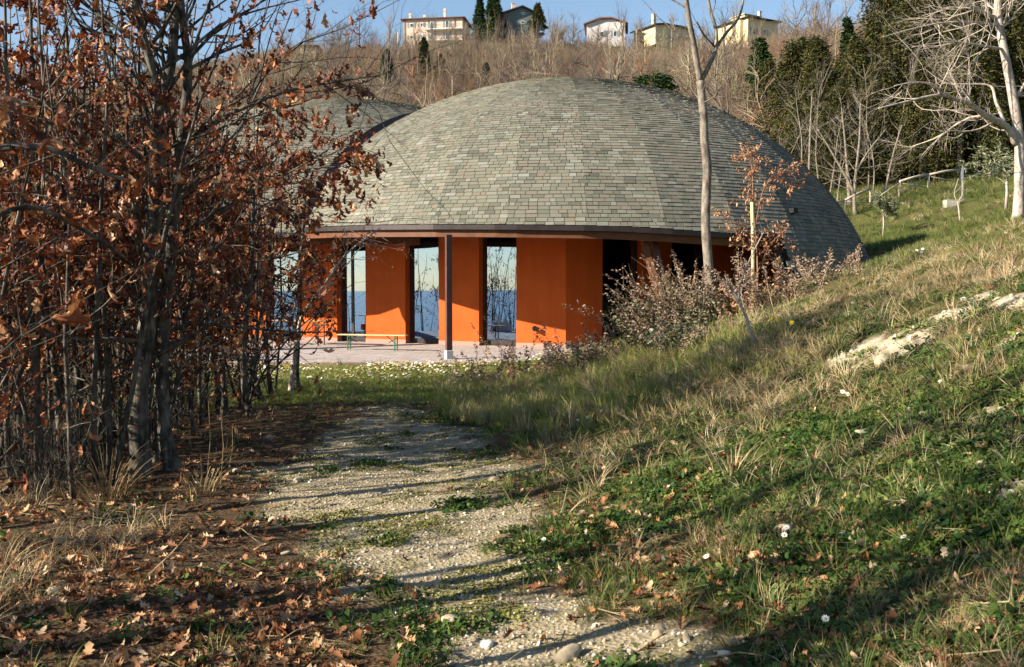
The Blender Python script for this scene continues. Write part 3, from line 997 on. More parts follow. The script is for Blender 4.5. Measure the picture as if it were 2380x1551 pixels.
facade_house('beige_house', 702, 738, Y, Y, zb, zt, 7, M['pink'], 'small beige house showing through the twigs left of the pink house', [(1, 1.8, 1.2, 2.3)], 'hip', M['rooftile'], None)
A = P(925.5, 100, 190); z1 = P(925, 75, 190).z
b = MB(); b.tube([(A.x, 190, gz(A.x, 190) - .5), (A.x, 190, z1)], [.16, .1], 8); tag(b.build('utility_pole', M['concrete'], smooth=True), 'plain pale concrete pole standing just left of the pink house', 'pole')

# ------------------------------------------------------------------ tree tools
def perp(d):
    u = d.cross(Vector((0, 0, 1)))
    if u.length < .1: u = d.cross(Vector((1, 0, 0)))
    return u.normalized()


def rnd_dir(rng, d, ang):
    """direction at about ang radians from d"""
    u = perp(d); w = d.cross(u)
    a = rng.uniform(0, 2 * pi)
    return (d * cos(ang) + (u * cos(a) + w * sin(a)) * sin(ang)).normalized()


def walk(rng, p, d, L, n, wob, up):
    pts = [p.copy()]
    for i in range(n):
        d = (d + Vector((rng.gauss(0, wob), rng.gauss(0, wob), rng.gauss(0, wob) + up))).normalized()
        p = p + d * (L / n)
        pts.append(p.copy())
    return pts, d


def branch(rng, p, d, L, r, lev, out, wob=.16, up=.05, kids=(5, 4), ang=.8, taper=.25, ratio=.5):
    n = max(2, min(7, int(L / .25 * (1 if lev else .6))))
    pts, _ = walk(rng, p, d, L, n, wob, up)
    for i in range(n):
        ra = r * (1 - (1 - taper) * i / n); rb = r * (1 - (1 - taper) * (i + 1) / n)
        out['seg'].append((*pts[i], *pts[i + 1], ra, rb))
    if lev == 0:
        out['tip'].append(pts)
        return
    k = kids[min(lev - 1, len(kids) - 1)]
    for j in range(k):
        t = rng.uniform(.18, 1.0) if j else 1.0
        f = t * n; i = min(n - 1, int(f)); q = pts[i].lerp(pts[i + 1], f - i)
        dd = (pts[i + 1] - pts[i]).normalized()
        branch(rng, q, rnd_dir(rng, dd, ang * rng.uniform(.5, 1.2)), L * ratio * rng.uniform(.6, 1.25) * (1.1 - .4 * t), r * (1 - (1 - taper) * t) * .62, lev - 1, out, wob, up, kids, ang, taper, ratio)


def seg_mesh(name, segs, m, n=3):
    S = np.array(segs, float)
    A = S[:, 0:3]; B = S[:, 3:6]; ra = S[:, 6]; rb = S[:, 7]
    D = B - A; Ln = np.linalg.norm(D, axis=1, keepdims=True) + 1e-9; D = D / Ln
    ref = np.where(np.abs(D[:, 2:3]) > .9, np.array([[1., 0, 0]]), np.array([[0, 0, 1.]]))
    U = np.cross(D, ref); U /= np.linalg.norm(U, axis=1, keepdims=True); W = np.cross(D, U)
    B = B + D * rb[:, None] * .5
    V = np.empty((len(S), 2 * n, 3))
    for k in range(n):
        a = 2 * pi * k / n
        o = U * cos(a) + W * sin(a)
        V[:, k] = A + o * ra[:, None]; V[:, n + k] = B + o * rb[:, None]
    fq = np.array([(k, (k + 1) % n, n + (k + 1) % n, n + k) for k in range(n)])
    Fc = (fq[None] + (np.arange(len(S)) * 2 * n)[:, None, None]).reshape(-1, 4)
    return np_mesh(name, V.reshape(-1, 3), [Fc], m, smooth=True)


def euler_mats(rx, ry, rz):
    cx, sx, cy, sy, cz, sz = np.cos(rx), np.sin(rx), np.cos(ry), np.sin(ry), np.cos(rz), np.sin(rz)
    R = np.empty((len(rx), 3, 3))
    R[:, 0, 0] = cz * cy; R[:, 0, 1] = cz * sy * sx - sz * cx; R[:, 0, 2] = cz * sy * cx + sz * sx
    R[:, 1, 0] = sz * cy; R[:, 1, 1] = sz * sy * sx + cz * cx; R[:, 1, 2] = sz * sy * cx - cz * sx
    R[:, 2, 0] = -sy; R[:, 2, 1] = cy * sx; R[:, 2, 2] = cy * cx
    return R


def stamp(name, tv, tf, Pp, R, S, m, rnd=None):
    """copies of a small template (tv verts, list of (F,k) faces) into one mesh"""
    Pp = np.asarray(Pp, float); S = np.asarray(S, float)
    V = np.einsum('nij,vj->nvi', R, tv) * S[:, None, None] + Pp[:, None, :]
    nv = len(tv); off = (np.arange(len(Pp)) * nv)[:, None, None]
    faces = [(np.asarray(f)[None] + off).reshape(-1, np.asarray(f).shape[1]) for f in tf]
    if rnd is None: rnd = NP.random(len(Pp))
    rr = np.concatenate([np.repeat(rnd, len(f)) for f in tf])
    return np_mesh(name, V.reshape(-1, 3), faces, m, rnd=rr)


def oak_leaf(full=True, curl=.35, fold=.25, seed=0):
    """lobed leaf of unit length along +Y, lying about the XY plane"""
    st = ([(0, .0), (.14, .02), (.24, .11), (.33, .06), (.45, .21), (.54, .09), (.67, .25), (.76, .11), (.87, .17), (1, .02)] if full else
          [(0, 0), (.12, .02), (.28, .16), (.42, .08), (.62, .26), (.76, .11), (.9, .17), (1, .02)])
    r = random.Random(seed)
    vs = []
    for t, w in st:
        yy = t; zc = curl * (t - .5) ** 2 * r.choice((1, 1, 1)) - curl * .25
        x = .06 * sin(t * 4 + seed)
        j = r.uniform(.75, 1.25); j2 = r.uniform(.75, 1.25)
        vs.append((x, yy, zc))
        vs.append((x - w * j, yy + .04 * (w > .15), zc + fold * w * r.uniform(.3, 1.6)))
        vs.append((x + w * j2, yy + .04 * (w > .15), zc + fold * w * r.uniform(.3, 1.6)))
    fs = []
    for i in range(len(st) - 1):
        a, b_ = i * 3, (i + 1) * 3
        fs.append((a, b_, b_ + 1, a + 1)); fs.append((a, a + 2, b_ + 2, b_))
    v = np.array(vs); v[:, 1] -= 0.0
    return v, [np.array(fs)]


def leaves_on(rng, out, dens, size, name, m, parent, full=False, thin=None, low=True):
    """leaf clusters along the last twigs"""
    pos = []
    for pts in out['tip']:
        if thin is not None and rng.random() > thin(pts[-1]): continue
        n = max(1, int(rng.gauss(dens, dens * .4)))
        for _ in range(n):
            i = rng.randrange(len(pts) - 1); t = rng.random() ** .6
            q = pts[i].lerp(pts[i + 1], t)
            pos.append((q.x + rng.gauss(0, .02), q.y + rng.gauss(0, .02), q.z + rng.gauss(0, .02)))
    if low: pos = [p_ for p_ in pos if rng.random() < .22 + .78 * min(1, max(0, (p_[2] - .7) / 1.6))]
    if not pos: return None
    n = len(pos)
    # leaves hang: tip down, random heading
    rx = np.array([rng.gauss(-1.0, .55) for _ in range(n)]); ry = np.array([rng.gauss(0, .5) for _ in range(n)]); rz = np.array([rng.uniform(0, 2 * pi) for _ in range(n)])
    sz = np.array([size * rng.uniform(.6, 1.3) for _ in range(n)])
    v, f = oak_leaf(full, curl=.9, fold=.5, seed=rng.randrange(50))
    return link(name, stamp(name, v, f, np.array(pos), euler_mats(rx, ry, rz), sz, m), parent)


# ------------------------------------------------------------------ the oaks on the left
OAKG = 'young oaks of the thicket left of the path'


def smooth_pts(pts, n=4):
    out = []
    for i in range(len(pts) - 1):
        p0 = pts[max(0, i - 1)]; p1 = pts[i]; p2 = pts[i + 1]; p3 = pts[min(len(pts) - 1, i + 2)]
        for k in range(n):
            t = k / n
            out.append(.5 * ((2 * p1) + (p2 - p0) * t + (2 * p0 - 5 * p1 + 4 * p2 - p3) * t * t + (3 * p1 - p0 - 3 * p2 + p3) * t ** 3))
    out.append(pts[-1]); return out


def px_tree(name, label, limbs, bark_m, leaf_m, seed, nbr, blen, leaf_n, leaf_size, group=None, bstart=.25, kids=(4, 4), up=.06, lev=2, leafname='leaves', br=.35, cat='tree', thin=None, side=None, ang=None, twig_m=None, tw=.009):
    """limbs: list of (points (px,py,Y) , r0, r1); the first starts on the ground"""
    rng = random.Random(seed)
    base = P(*limbs[0][0][0]); zg = gz(base.x, base.y)
    o0 = Vector((base.x, base.y, zg))
    t = empty(name, o0, label=label, cat=cat, group=group)
    tr = MB(); out = dict(seg=[], tip=[])
    for li, (pp, r0, r1) in enumerate(limbs):
        pts = [P(*q) - o0 for q in pp]
        if li == 0:
            pts[0].z = -.15
            for q in pts[1:]: q.z = max(q.z, -.1)
        pts = smooth_pts(pts, 4)
        n = len(pts); rad = []
        for i, q in enumerate(pts):
            f = i / (n - 1); r = r0 + (r1 - r0) * f
            if li == 0: r *= 1 + .7 * math.exp(-max(0, q.z + .1) * 6)
            r *= 1 + .06 * mnoise.noise(q * 3 + Vector((seed, 0, 0)))
            rad.append(r)
            q.x += .012 * mnoise.noise(q * 2.1 + Vector((0, seed, 0))); q.y += .012 * mnoise.noise(q * 2.3)
        tr.tube(pts, rad, 9 if r0 > .03 else 6)
        k = int(nbr * (1 if li == 0 else .7))
        for j in range(k):
            f = rng.uniform(bstart if li == 0 else .12, 1.0)
            i = min(n - 2, int(f * (n - 1))); q = pts[i]
            d = (pts[i + 1] - pts[i]).normalized()
            dd = rnd_dir(rng, d, ang or rng.uniform(.7, 1.3))
            if side and rng.random() < .6: dd = (dd + Vector(side)).normalized()
            L = blen * rng.uniform(.45, 1.2) * (1.15 - .5 * f)
            branch(rng, q, dd, L, min(rad[i] * (.45 if tw < .02 else .8), .006 + L * tw) , lev, out, .17, up, kids, .75)
    tr.build('trunk', bark_m, t, smooth=True)
    link('branches', seg_mesh('branches', out['seg'], twig_m or bark_m, 4), t)
    if leaf_n: leaves_on(rng, out, leaf_n, leaf_size, leafname, leaf_m, t, thin=thin)
    return t


def sky_gap(o0):
    """keep the leaf cover thin high up in the middle, as the oaks show it"""
    def f(p):
        w = p + o0
        px = w.x / w.y * F + 1190; py = 655 - (w.z - EYE) / w.y * F
        if px > 790 and py > 520: return 0
        if px > 900: return 0
        if 190 < px < 640 and py < 300: return .32
        if py < 120 and px > 150: return .25
        if px > 640 and py < 130: return .25
        return .78
    return f


B_, LF = M['bark'], M['oakleaf']
def tr2(name, label, limbs, seed, **kw):
    base = P(*limbs[0][0][0])
    a = dict(nbr=16, blen=1.7, leaf_n=4, leaf_size=.11)
    a.update(kw)
    return px_tree(name, label, limbs, B_, LF, seed, a['nbr'], a['blen'], a['leaf_n'], a['leaf_size'], group=a.get('group', OAKG),
                   thin=sky_gap(Vector((base.x, base.y, 0.2))), bstart=a.get('bstart', .25), side=a.get('side'))


tr2('oak_tree', 'thickest grey oak trunk in the thicket, forking high into two limbs', [
    ([(325, 1092, 9.0), (322, 950, 9.0), (338, 800, 9.05), (352, 600, 9.1), (366, 400, 9.1), (374, 245, 9.1)], .094, .062),
    ([(374, 250, 9.1), (350, 145, 9.0), (318, 30, 8.9), (290, -80, 8.8)], .045, .02),
    ([(376, 248, 9.1), (400, 130, 9.2), (411, 0, 9.3), (418, -120, 9.4)], .055, .03)], 21, nbr=20, blen=2.0, bstart=.35)
tr2('oak_tree', 'second thick oak trunk, curved at its foot, right of the forked oak', [
    ([(412, 1082, 9.2), (385, 1010, 9.2), (378, 850, 9.25), (388, 680, 9.3), (412, 450, 9.3), (430, 270, 9.3), (436, 140, 9.3), (424, 40, 9.3), (415, -90, 9.3)], .07, .03),
    ([(432, 330, 9.3), (540, 262, 9.2), (660, 215, 9.1), (780, 190, 9.0), (880, 176, 9.0)], .026, .006),
    ([(400, 560, 9.3), (520, 480, 9.1), (640, 420, 9.0), (760, 350, 8.9)], .024, .006)], 22, nbr=22, blen=2.1, side=(.5, 0, .1))
specs = [
    ([(192, 1100, 8.6), (148, 1085, 8.7), (136, 936, 8.8), (117, 783, 8.9), (102, 669, 9), (91, 500, 9), (80, 250, 9), (70, 0, 9)], .036, 'leaning oak trunk near the left edge with a kink low down'),
    ([(196, 1110, 9.4), (184, 936, 9.5), (171, 783, 9.5), (158, 649, 9.6), (148, 500, 9.6), (140, 300, 9.6), (150, 60, 9.6)], .034, 'straight slim oak stem, third trunk in from the left edge'),
    ([(263, 1030, 10.6), (232, 936, 10.7), (209, 802, 10.8), (186, 668, 10.8), (167, 520, 10.9), (150, 300, 10.9), (190, 60, 10.9)], .036, 'oak stem leaning left out of the clump before the forked oak'),
    ([(253, 962, 12.5), (232, 860, 12.5), (205, 764, 12.6), (192, 649, 12.6), (180, 500, 12.6), (200, 300, 12.6), (215, 100, 12.6)], .036, 'paler oak stem just behind the leaning one on the left'),
    ([(272, 1038, 10.4), (282, 917, 10.4), (288, 821, 10.4), (296, 640, 10.4), (300, 400, 10.4), (290, 150, 10.4)], .03, 'thin dark oak stem close to the left of the forked oak'),
    ([(360, 1062, 9.9), (364, 898, 9.9), (368, 745, 9.9), (384, 560, 10), (392, 350, 10), (380, 150, 10)], .028, 'thin oak stem rising between the two thickest trunks'),
    ([(510, 950, 14.5), (500, 841, 14.5), (484, 764, 14.5), (462, 690, 14.4), (450, 520, 14.4), (440, 320, 14.4)], .045, 'oak stem leaning left behind the white barbecue slabs'),
    ([(525, 958, 14.2), (517, 841, 14.2), (508, 669, 14.2), (494, 520, 14.2), (490, 330, 14.2)], .045, 'upright oak stem beside the white barbecue slabs'),
    ([(584, 962, 14), (569, 898, 14), (565, 802, 14), (577, 687, 14), (586, 611, 14), (590, 450, 14), (600, 280, 14)], .055, 'dark oak trunk bending right at its foot near the lawn'),
    ([(612, 922, 16), (590, 870, 16), (560, 790, 16), (540, 640, 16), (530, 450, 16)], .045, 'oak stem slanting steeply left from the thicket edge'),
    ([(632, 895, 17.3), (615, 783, 17.3), (603, 688, 17.3), (598, 520, 17.3), (610, 380, 17.3)], .04, 'pale slim oak stem near the right end of the thicket'),
    ([(688, 880, 18.5), (691, 783, 18.5), (697, 700, 18.5), (700, 611, 18.5), (706, 500, 18.5), (715, 380, 18.5)], .055, 'last dark oak trunk of the thicket, in front of the orange wall'),
]
for i, (pts, r, lab) in enumerate(specs):
    tr2('oak_tree', lab, [(pts, r, r * .35)], 40 + i, nbr=15 if i < 6 else (17 if i < 11 else 12), blen=1.6 if i < 6 else 1.9, leaf_n=4.2 if i < 6 else 5, bstart=.22 if i < 6 else .12,
        side=None, leaf_size=.11 if i < 6 else .125)

# long branch with few leaves slanting up across the orange wall
px_tree('hazel_shoot', 'long bare shoot slanting up to the right across the orange wall', [
    ([(672, 880, 17.8), (690, 790, 17.8), (702, 735, 17.8), (740, 680, 17.6), (775, 630, 17.5), (805, 590, 17.4), (850, 555, 17.3), (885, 530, 17.2)], .04, .008)], M['bark_pale'], M['paleleaf'], 77, 18, .8, .5, .05, bstart=.35, kids=(4, 3), leafname='leaves', cat='shrub')

# leafy branches hanging in from the near left, closer to the lens
px_tree('oak_tree', 'nearest oak, its dark leafy branch reaching in at the left edge', [
    ([(-260, 1400, 3.4), (-240, 900, 3.4), (-220, 400, 3.4), (-200, 0, 3.4)], .05, .03),
    ([(-220, 450, 3.4), (-100, 380, 3.2), (0, 345, 3.1), (110, 345, 3.0), (210, 390, 3.0), (290, 420, 3.0)], .018, .004),
    ([(-210, 300, 3.4), (-120, 240, 2.9), (0, 232, 2.6), (70, 240, 2.5)], .012, .003),
    ([(-230, 700, 3.4), (-100, 560, 3.6), (60, 480, 3.8), (200, 540, 4.0), (290, 600, 4.2)], .016, .006)], B_, LF, 91, 7, .26, 2.4, .07, group=OAKG, bstart=.95, kids=(3, 3), lev=1, side=(.3, 0, -.1))

# filler saplings of the thicket: a few kinds, copied
def sapling(seed, Hh, r, nbr, blen, leaf_n, name='oak_sapling', leafsize=.12, bark_=None, lab='slender oak sapling with brown leaves in the thicket left of the path', grp='thin oak saplings filling the thicket'):
    rng = random.Random(seed)
    t = empty(name, (0, 0, 0), label=lab, cat='tree', group=grp)
    out = dict(seg=[], tip=[])
    pts, _ = walk(rng, Vector((0, 0, -.15)), Vector((rng.gauss(0, .12), rng.gauss(0, .12), 1)).normalized(), Hh, 10, .06, .02)
    tr = MB(); n = len(pts); rad = [r * (1 - .75 * i / (n - 1)) for i in range(n)]
    tr.tube(pts, rad, 6); tr.build('trunk', bark_ or B_, t, smooth=True)
    for j in range(nbr):
        f = rng.uniform(.12, 1); i = min(n - 2, int(f * (n - 1)))
        branch(rng, pts[i], rnd_dir(rng, (pts[i + 1] - pts[i]).normalized(), rng.uniform(.6, 1.2)), blen * rng.uniform(.5, 1.2) * (1.2 - .5 * f), .004 + .006 * blen, 1, out, .18, .06, (5,), .7)
    link('branches', seg_mesh('branches', out['seg'], bark_ or B_, 3), t)
    if leaf_n: leaves_on(rng, out, leaf_n, leafsize, 'leaves', LF, t)
    return t


def copy_tree(o, loc, rz, s=1.0, label=None):
    c = o.copy(); COL.objects.link(c); c.location = loc; c.rotation_euler = (0, 0, rz); c.scale = (s, s, s)
    if label: c['label'] = label
    for ch in o.children:
        k_ = ch.copy(); COL.objects.link(k_); k_.parent = c
        for g_ in ch.children:
            h_ = g_.copy(); COL.objects.link(h_); h_.parent = k_
    return c


def place_all(protos, spots, rng, smin=.8, smax=1.2):
    used = set()
    for i, (x, y) in enumerate(spots):
        o = protos[i % len(protos)]
        z = gz(x, y); s = rng.uniform(smin, smax); rz = rng.uniform(0, 2 * pi)
        if i < len(protos):
            o.location = (x, y, z); o.rotation_euler = (0, 0, rz); o.scale = (s, s, s)
        else: copy_tree(o, (x, y, z), rz, s)


rng = random.Random(5)
protos = [sapling(100, 4.6, .03, 14, 1.1, 5), sapling(101, 5.2, .035, 16, 1.2, 4), sapling(102, 3.8, .024, 14, 1.0, 6), sapling(103, 5.0, .03, 15, 1.1, 3), sapling(104, 3.2, .02, 14, .9, 6)]
spots = []
while len(spots) < 92:
    Y_ = 7.5 * (19.5 / 7.5) ** rng.random()
    s_ = rng.uniform(-.62, -.215)
    x = s_ * Y_
    edge = np.interp(Y_, [7, 10, 14, 18, 21, 28], [-3.4, -3.7, -4.0, -4.3, -5.6, -9])
    if x > edge or x < -11.5: continue
    if Y_ > 14.0 and x < edge - 3.6: continue
    if min([math.hypot(x - a, Y_ - c) for a, c in spots] + [9]) < .42: continue
    spots.append((x, Y_))
place_all(protos, spots, rng, .75, 1.1)

stemp = [sapling(120 + i, 4.6 + .4 * i, .02 + .004 * i, 7, .8, .7, 'bare_sapling', lab='thin grey stem with few leaves standing in the left thicket', grp='thin grey stems of the thicket') for i in range(4)]
spots = []
while len(spots) < 70:
    Y_ = 8.2 * (19 / 8.2) ** rng.random(); x = rng.uniform(-.6, -.22) * Y_
    if x > np.interp(Y_, [7, 10, 14, 18, 21, 28], [-3.3, -3.6, -3.9, -4.2, -5.4, -9]) or x < -8.5: continue
    spots.append((x, Y_))
place_all(stemp, spots, rng, .75, 1.15)
for i in range(64):
    x_ = rng.uniform(-20, -12.5); y_ = rng.uniform(12, 26)
    if x_ > -15 and y_ > 24: continue
    copy_tree(stemp[i % 4], (x_, y_, gz(x_, y_)), rng.uniform(0, 6), rng.uniform(.8, 1.2), 'bare thin tree on the slope left of the patio, mirrored in the windows')['group'] = 'thin trees mirrored in the windows'
# trees standing left of the frame, whose shadows cross the path
rng = random.Random(9)
side_protos = [sapling(110, 7.4, .085, 18, 1.8, 1.6, 'roadside_oak', lab='young oak standing just outside the thicket edge, its shadow crossing the path', grp='young oaks shading the path'),
               sapling(111, 8.0, .075, 15, 1.7, 1, 'roadside_oak', lab='young oak standing just outside the thicket edge, its shadow crossing the path', grp='young oaks shading the path')]
spots = [(-4.4, 3.2), (-5.6, 1.6), (-6.8, 4.4), (-5.2, 5.6), (-7.6, 0.4), (-4.2, .4), (-6.4, -1.2), (-8.6, 2.6), (-3.9, -1.4), (-9.8, -.4), (-3.3, 4.5), (-3.5, 2.3), (-4.7, 6.4), (-5.4, 7.9), (-3.1, 1.0)]
place_all(side_protos, spots, rng, .85, 1.15)
leafy = sapling(112, 7.6, .08, 20, 1.7, 6, 'roadside_oak', lab='leafy young oak outside the thicket edge, shading the lower bank', grp='leafy oaks shading the lower bank')
place_all([leafy], [(-5.0, 2.6), (-6.2, .0), (-4.9, -2.0)], rng, .95, 1.1)

# ------------------------------------------------------------------ slender bare tree in front of the dome
PB = M['bark_pale']
M['bark_mid'] = bark('grey_brown_bark', (.065, .052, .042), (.15, .125, .10), (.30, .265, .22), 2.2)
px_tree('bare_tree', 'slender pale bare tree with a kinked trunk in front of the dome', [
    ([(1652, 740, 15.5), (1648, 640, 15.5), (1640, 520, 15.5), (1644, 400, 15.5), (1638, 330, 15.5), (1634, 260, 15.5), (1628, 188, 15.5)], .078, .062),
    ([(1628, 192, 15.5), (1614, 110, 15.4), (1601, 40, 15.3), (1590, -40, 15.2), (1580, -140, 15.2)], .052, .03),
    ([(1629, 190, 15.5), (1648, 150, 15.5), (1664, 112, 15.6), (1664, 70, 15.6), (1650, 20, 15.6), (1635, -60, 15.6)], .042, .02),
    ([(1664, 112, 15.6), (1690, 75, 15.7), (1716, 45, 15.8), (1728, 0, 15.9), (1735, -60, 15.9)], .028, .012),
    ([(1664, 112, 15.6), (1635, 78, 15.4), (1620, 50, 15.2)], .018, .008)], M['bark_mid'], None, 131, 5, 1.0, 0, 0, bstart=.8, kids=(3, 3))
# pale tree at the right edge
px_tree('bare_tree', 'large pale bare tree with long level branches at the right edge', [
    ([(2366, 520, 31), (2370, 353, 31), (2356, 235, 31), (2338, 141, 31), (2321, 47, 31), (2319, -40, 31), (2312, -160, 31)], .165, .09),
    ([(2362, 335, 31), (2338, 294, 30.8), (2290, 268, 30.4), (2255, 242, 30), (2220, 231, 29.7), (2182, 221, 29.4), (2102, 238, 29), (2043, 252, 28.6)], .12, .02),
    ([(2187, 221, 29.4), (2173, 198, 29.3), (2126, 192, 29), (2078, 200, 28.8)], .05, .012),
    ([(2335, 288, 30.8), (2314, 235, 31), (2302, 200, 31.2), (2250, 196, 31.2), (2190, 194, 31.2)], .06, .015),
    ([(2314, 42, 31), (2267, 21, 30.6), (2243, 0, 30.4), (2200, -40, 30)], .07, .03),
    ([(2333, 115, 31), (2290, 108, 30.5), (2243, 100, 30), (2196, 98, 29.6), (2120, 110, 29)], .05, .012),
    ([(2320, 60, 31), (2274, 52, 30.4), (2196, 53, 30), (2126, 66, 29.6), (2050, 87, 29.2)], .05, .01),
    ([(2356, 235, 31), (2400, 170, 31), (2440, 120, 31)], .06, .03)], PB, None, 132, 13, 2.6, 0, 0, bstart=.4, kids=(6, 5), up=.04, tw=.012)
# bare trees beyond the dome's right shoulder
def bare(px, py, Y, top, seed, r, lean=0, label='', kids=(4, 4), nbr=12, m=M['bark_mid'], blen=None, name='bare_tree', grp=None):
    g_ = P(px, py, Y)
    Hpx = py - top
    return px_tree(name, label, [([(px, py, Y), (px + lean * .3, py - Hpx * .3, Y), (px + lean * .6, py - Hpx * .65, Y), (px + lean, top, Y)], r, r * .25)], m, None, seed, nbr, blen or Hpx * mpx(Y) * .34, 0, 0, bstart=.25 if Y < 90 else .12, kids=kids, up=.09, group=grp, tw=.009 if Y < 90 else .022)
bare(1976, 470, 61, 250, 140, .13, -20, 'bare pale tree behind the rail fence, left one of the close pair')
px_tree('bare_tree', 'bare pale tree forking low into a wide V behind the rail fence', [
    ([(1988, 478, 58), (1986, 452, 58), (1990, 400, 58), (1998, 320, 58), (2000, 240, 58)], .12, .04), ([(1986, 450, 58), (1960, 400, 58), (1925, 340, 58), (1900, 300, 58)], .10, .03), ([(1990, 400, 58), (2020, 350, 58), (2060, 300, 58)], .08, .03)], M['bark_mid'], None, 141, 10, 2.6, 0, 0, bstart=.3, kids=(4, 4))
bare(2052, 455, 62, 290, 142, .10, 45, 'bare pale tree leaning right behind the rail fence')
bare(1880, 380, 66, 210, 143, .10, 8, 'thin bare tree rising just above the dome shoulder')
bare(1945, 455, 60, 370, 144, .06, 18, 'short thin bare sapling close to the dome edge', nbr=9)

# ------------------------------------------------------------------ conifers
def conifer(seed, Hh, R_, nclump=520, m=None, name='conifer_tree', label='', grp=None, shape='cone', leaf=.25):
    rng = np.random.default_rng(seed)
    t = empty(name, (0, 0, 0), label=label, cat='tree', group=grp)
    b = MB(); b.tube([(0, 0, -.3), (0, 0, Hh * .5), (0, 0, Hh * .94)], [Hh * .018, Hh * .012, .02], 6); b.build('trunk', M['bark'], t, smooth=True)
    # limb ends, then sprays round each limb end
    nl = nclump
    zz = Hh * (.04 + .95 * rng.random(nl) ** .85)
    f = zz / Hh
    if shape == 'cone': rr = R_ * (1 - f) ** .75 * (.55 + .45 * np.sin(np.clip(f * 9, 0, pi / 2)))
    elif shape == 'column': rr = R_ * np.clip(np.sin(np.clip(f, .03, 1) ** .6 * pi), .05, 1)
    else: rr = R_ * np.sqrt(np.clip(1 - ((f - .55) / .5) ** 2, .02, 1))
    az = rng.random(nl) * 2 * pi
    k = .62 + .75 * vnoise(np.cos(az) * 2 + f * 7, np.sin(az) * 2 + f * 3, .6, seed)
    rad = rr * k * (.55 + .45 * rng.random(nl) ** .4)
    cx_ = rad * np.cos(az); cy_ = rad * np.sin(az)
    per = 13
    n = nl * per
    Pp = np.stack([np.repeat(cx_, per), np.repeat(cy_, per), np.repeat(zz, per)], -1) + rng.normal(0, .16, (n, 3)) * np.array([1, 1, .8]) * (R_ / 2.0)
    tv = np.array([(-.12, 0, 0), (.12, 0, .02), (.16, .5, -.05), (0, 1, -.18), (-.16, .5, -.05)])
    tf = [np.array([(0, 1, 2, 3, 4)])]
    aza = np.repeat(az, per) + rng.normal(0, .8, n)
    R3 = euler_mats(rng.normal(-.2 if shape != 'column' else .7, .5, n), rng.normal(0, .6, n), aza - pi / 2)
    rnd = np.clip(np.repeat(rng.random(nl), per) * .7 + rng.random(n) * .3, 0, 1)
    link('foliage', stamp('foliage', tv, tf, Pp, R3, leaf * rng.uniform(.6, 1.3, n), m or M['conifer'], rnd=rnd), t)
    return t


CG = 'dark conifers of the belt behind the rail fence'
CL = 'dark brownish green conifer in the belt behind the rail fence'
cp = [conifer(201, 11, 3.3, 950, label=CL, grp=CG), conifer(202, 13, 3.6, 1050, label=CL, grp=CG), conifer(203, 9, 3.1, 800, label=CL, grp=CG)]
cspots = [(1840, 340, 78, 1.0), (1895, 400, 74, .85), (1940, 430, 70, .8), (1890, 330, 84, .95), (1985, 430, 72, .8), (2030, 440, 70, .9), (2075, 440, 70, 1.0), (2120, 440, 72, 1.1), (2165, 430, 72, 1.25),
          (2210, 425, 74, 1.25), (2255, 415, 72, .8), (2300, 410, 72, .95), (2345, 405, 74, 1.15), (2385, 400, 74, 1.3), (2430, 400, 74, 1.2), (2010, 370, 84, .85), (2100, 360, 86, 1.35), (2190, 350, 88, 1.55), (2290, 340, 88, 1.2), (2370, 330, 90, 1.3), (1780, 290, 90, .9),
          (2140, 445, 67, .75), (2230, 430, 66, .95), (1960, 400, 80, 1.0), (2330, 415, 68, .7), (2050, 420, 80, 1.15)]
for i, (px, py, Y_, s) in enumerate(cspots):
    q = P(px, py, Y_); z = gz(q.x, Y_)
    if i < len(cp): ct = cp[i]; ct.location = (q.x, Y_, z); ct.scale = (s, s, s)
    else: ct = copy_tree(cp[i % 3], (q.x, Y_, z), i * 1.7, s)
    hh = (11, 13, 9)[i % 3] * s
    size_w = 'very tall' if hh > 15.5 else ('tall' if hh > 12 else ('medium' if hh > 9.5 else 'low'))
    row_w = 'front' if Y_ <= 70 else ('middle' if Y_ <= 76 else 'rear')
    lm_w = [w for lim, w in ((1800, 'over the dome behind the slender tree'), (1870, 'just above the dome shoulder'), (1930, 'beside the dome shoulder'), (1975, 'left of the V-forked bare tree'), (2020, 'behind the V-forked bare tree'), (2062, 'above the small olive tree'),
            (2110, 'where the rail fence starts climbing'), (2150, 'left of the concrete box'), (2200, 'above the concrete box'), (2240, 'behind the square metal pole'), (2280, 'right of the square metal pole'), (2320, 'behind the long level branches'), (2360, 'behind the big pale trunk'), (9999, 'at the right edge past the pale trunk')) if px < lim][0]
    ct['label'] = '%s dark conifer, %s row, %s' % (size_w, row_w, lm_w)
# thin bare trees standing in front of the belt
thin_label = 'thin bare tree standing against the dark conifer belt'
def thin_tree(seed, Hh):
    rg = random.Random(seed); t = empty('thin_bare_tree', (0, 0, 0), label=thin_label, cat='tree', group='thin bare trees before the conifer belt')
    out = dict(seg=[], tip=[]); b = MB(); pts, _ = walk(rg, Vector((0, 0, -.2)), Vector((rg.gauss(0, .1), 0, 1)).normalized(), Hh, 9, .07, .02)
    b.tube(pts, [.07 * (1 - .8 * i / 9) for i in range(10)], 6); b.build('trunk', M['bark_mid'], t, smooth=True)
    for j in range(15):
        i = rg.randrange(2, 9); branch(rg, pts[i], rnd_dir(rg, Vector((0, 0, 1)), rg.uniform(.5, 1.1)), Hh * .3 * rg.uniform(.6, 1.2), .024, 2, out, .15, .06, (5, 4), .6)
    link('branches', seg_mesh('branches', out['seg'], M['bark_mid'], 3), t)
    return t
tt = [thin_tree(260, 7.5), thin_tree(261, 6.0), thin_tree(262, 8.5)]
rg = random.Random(4)
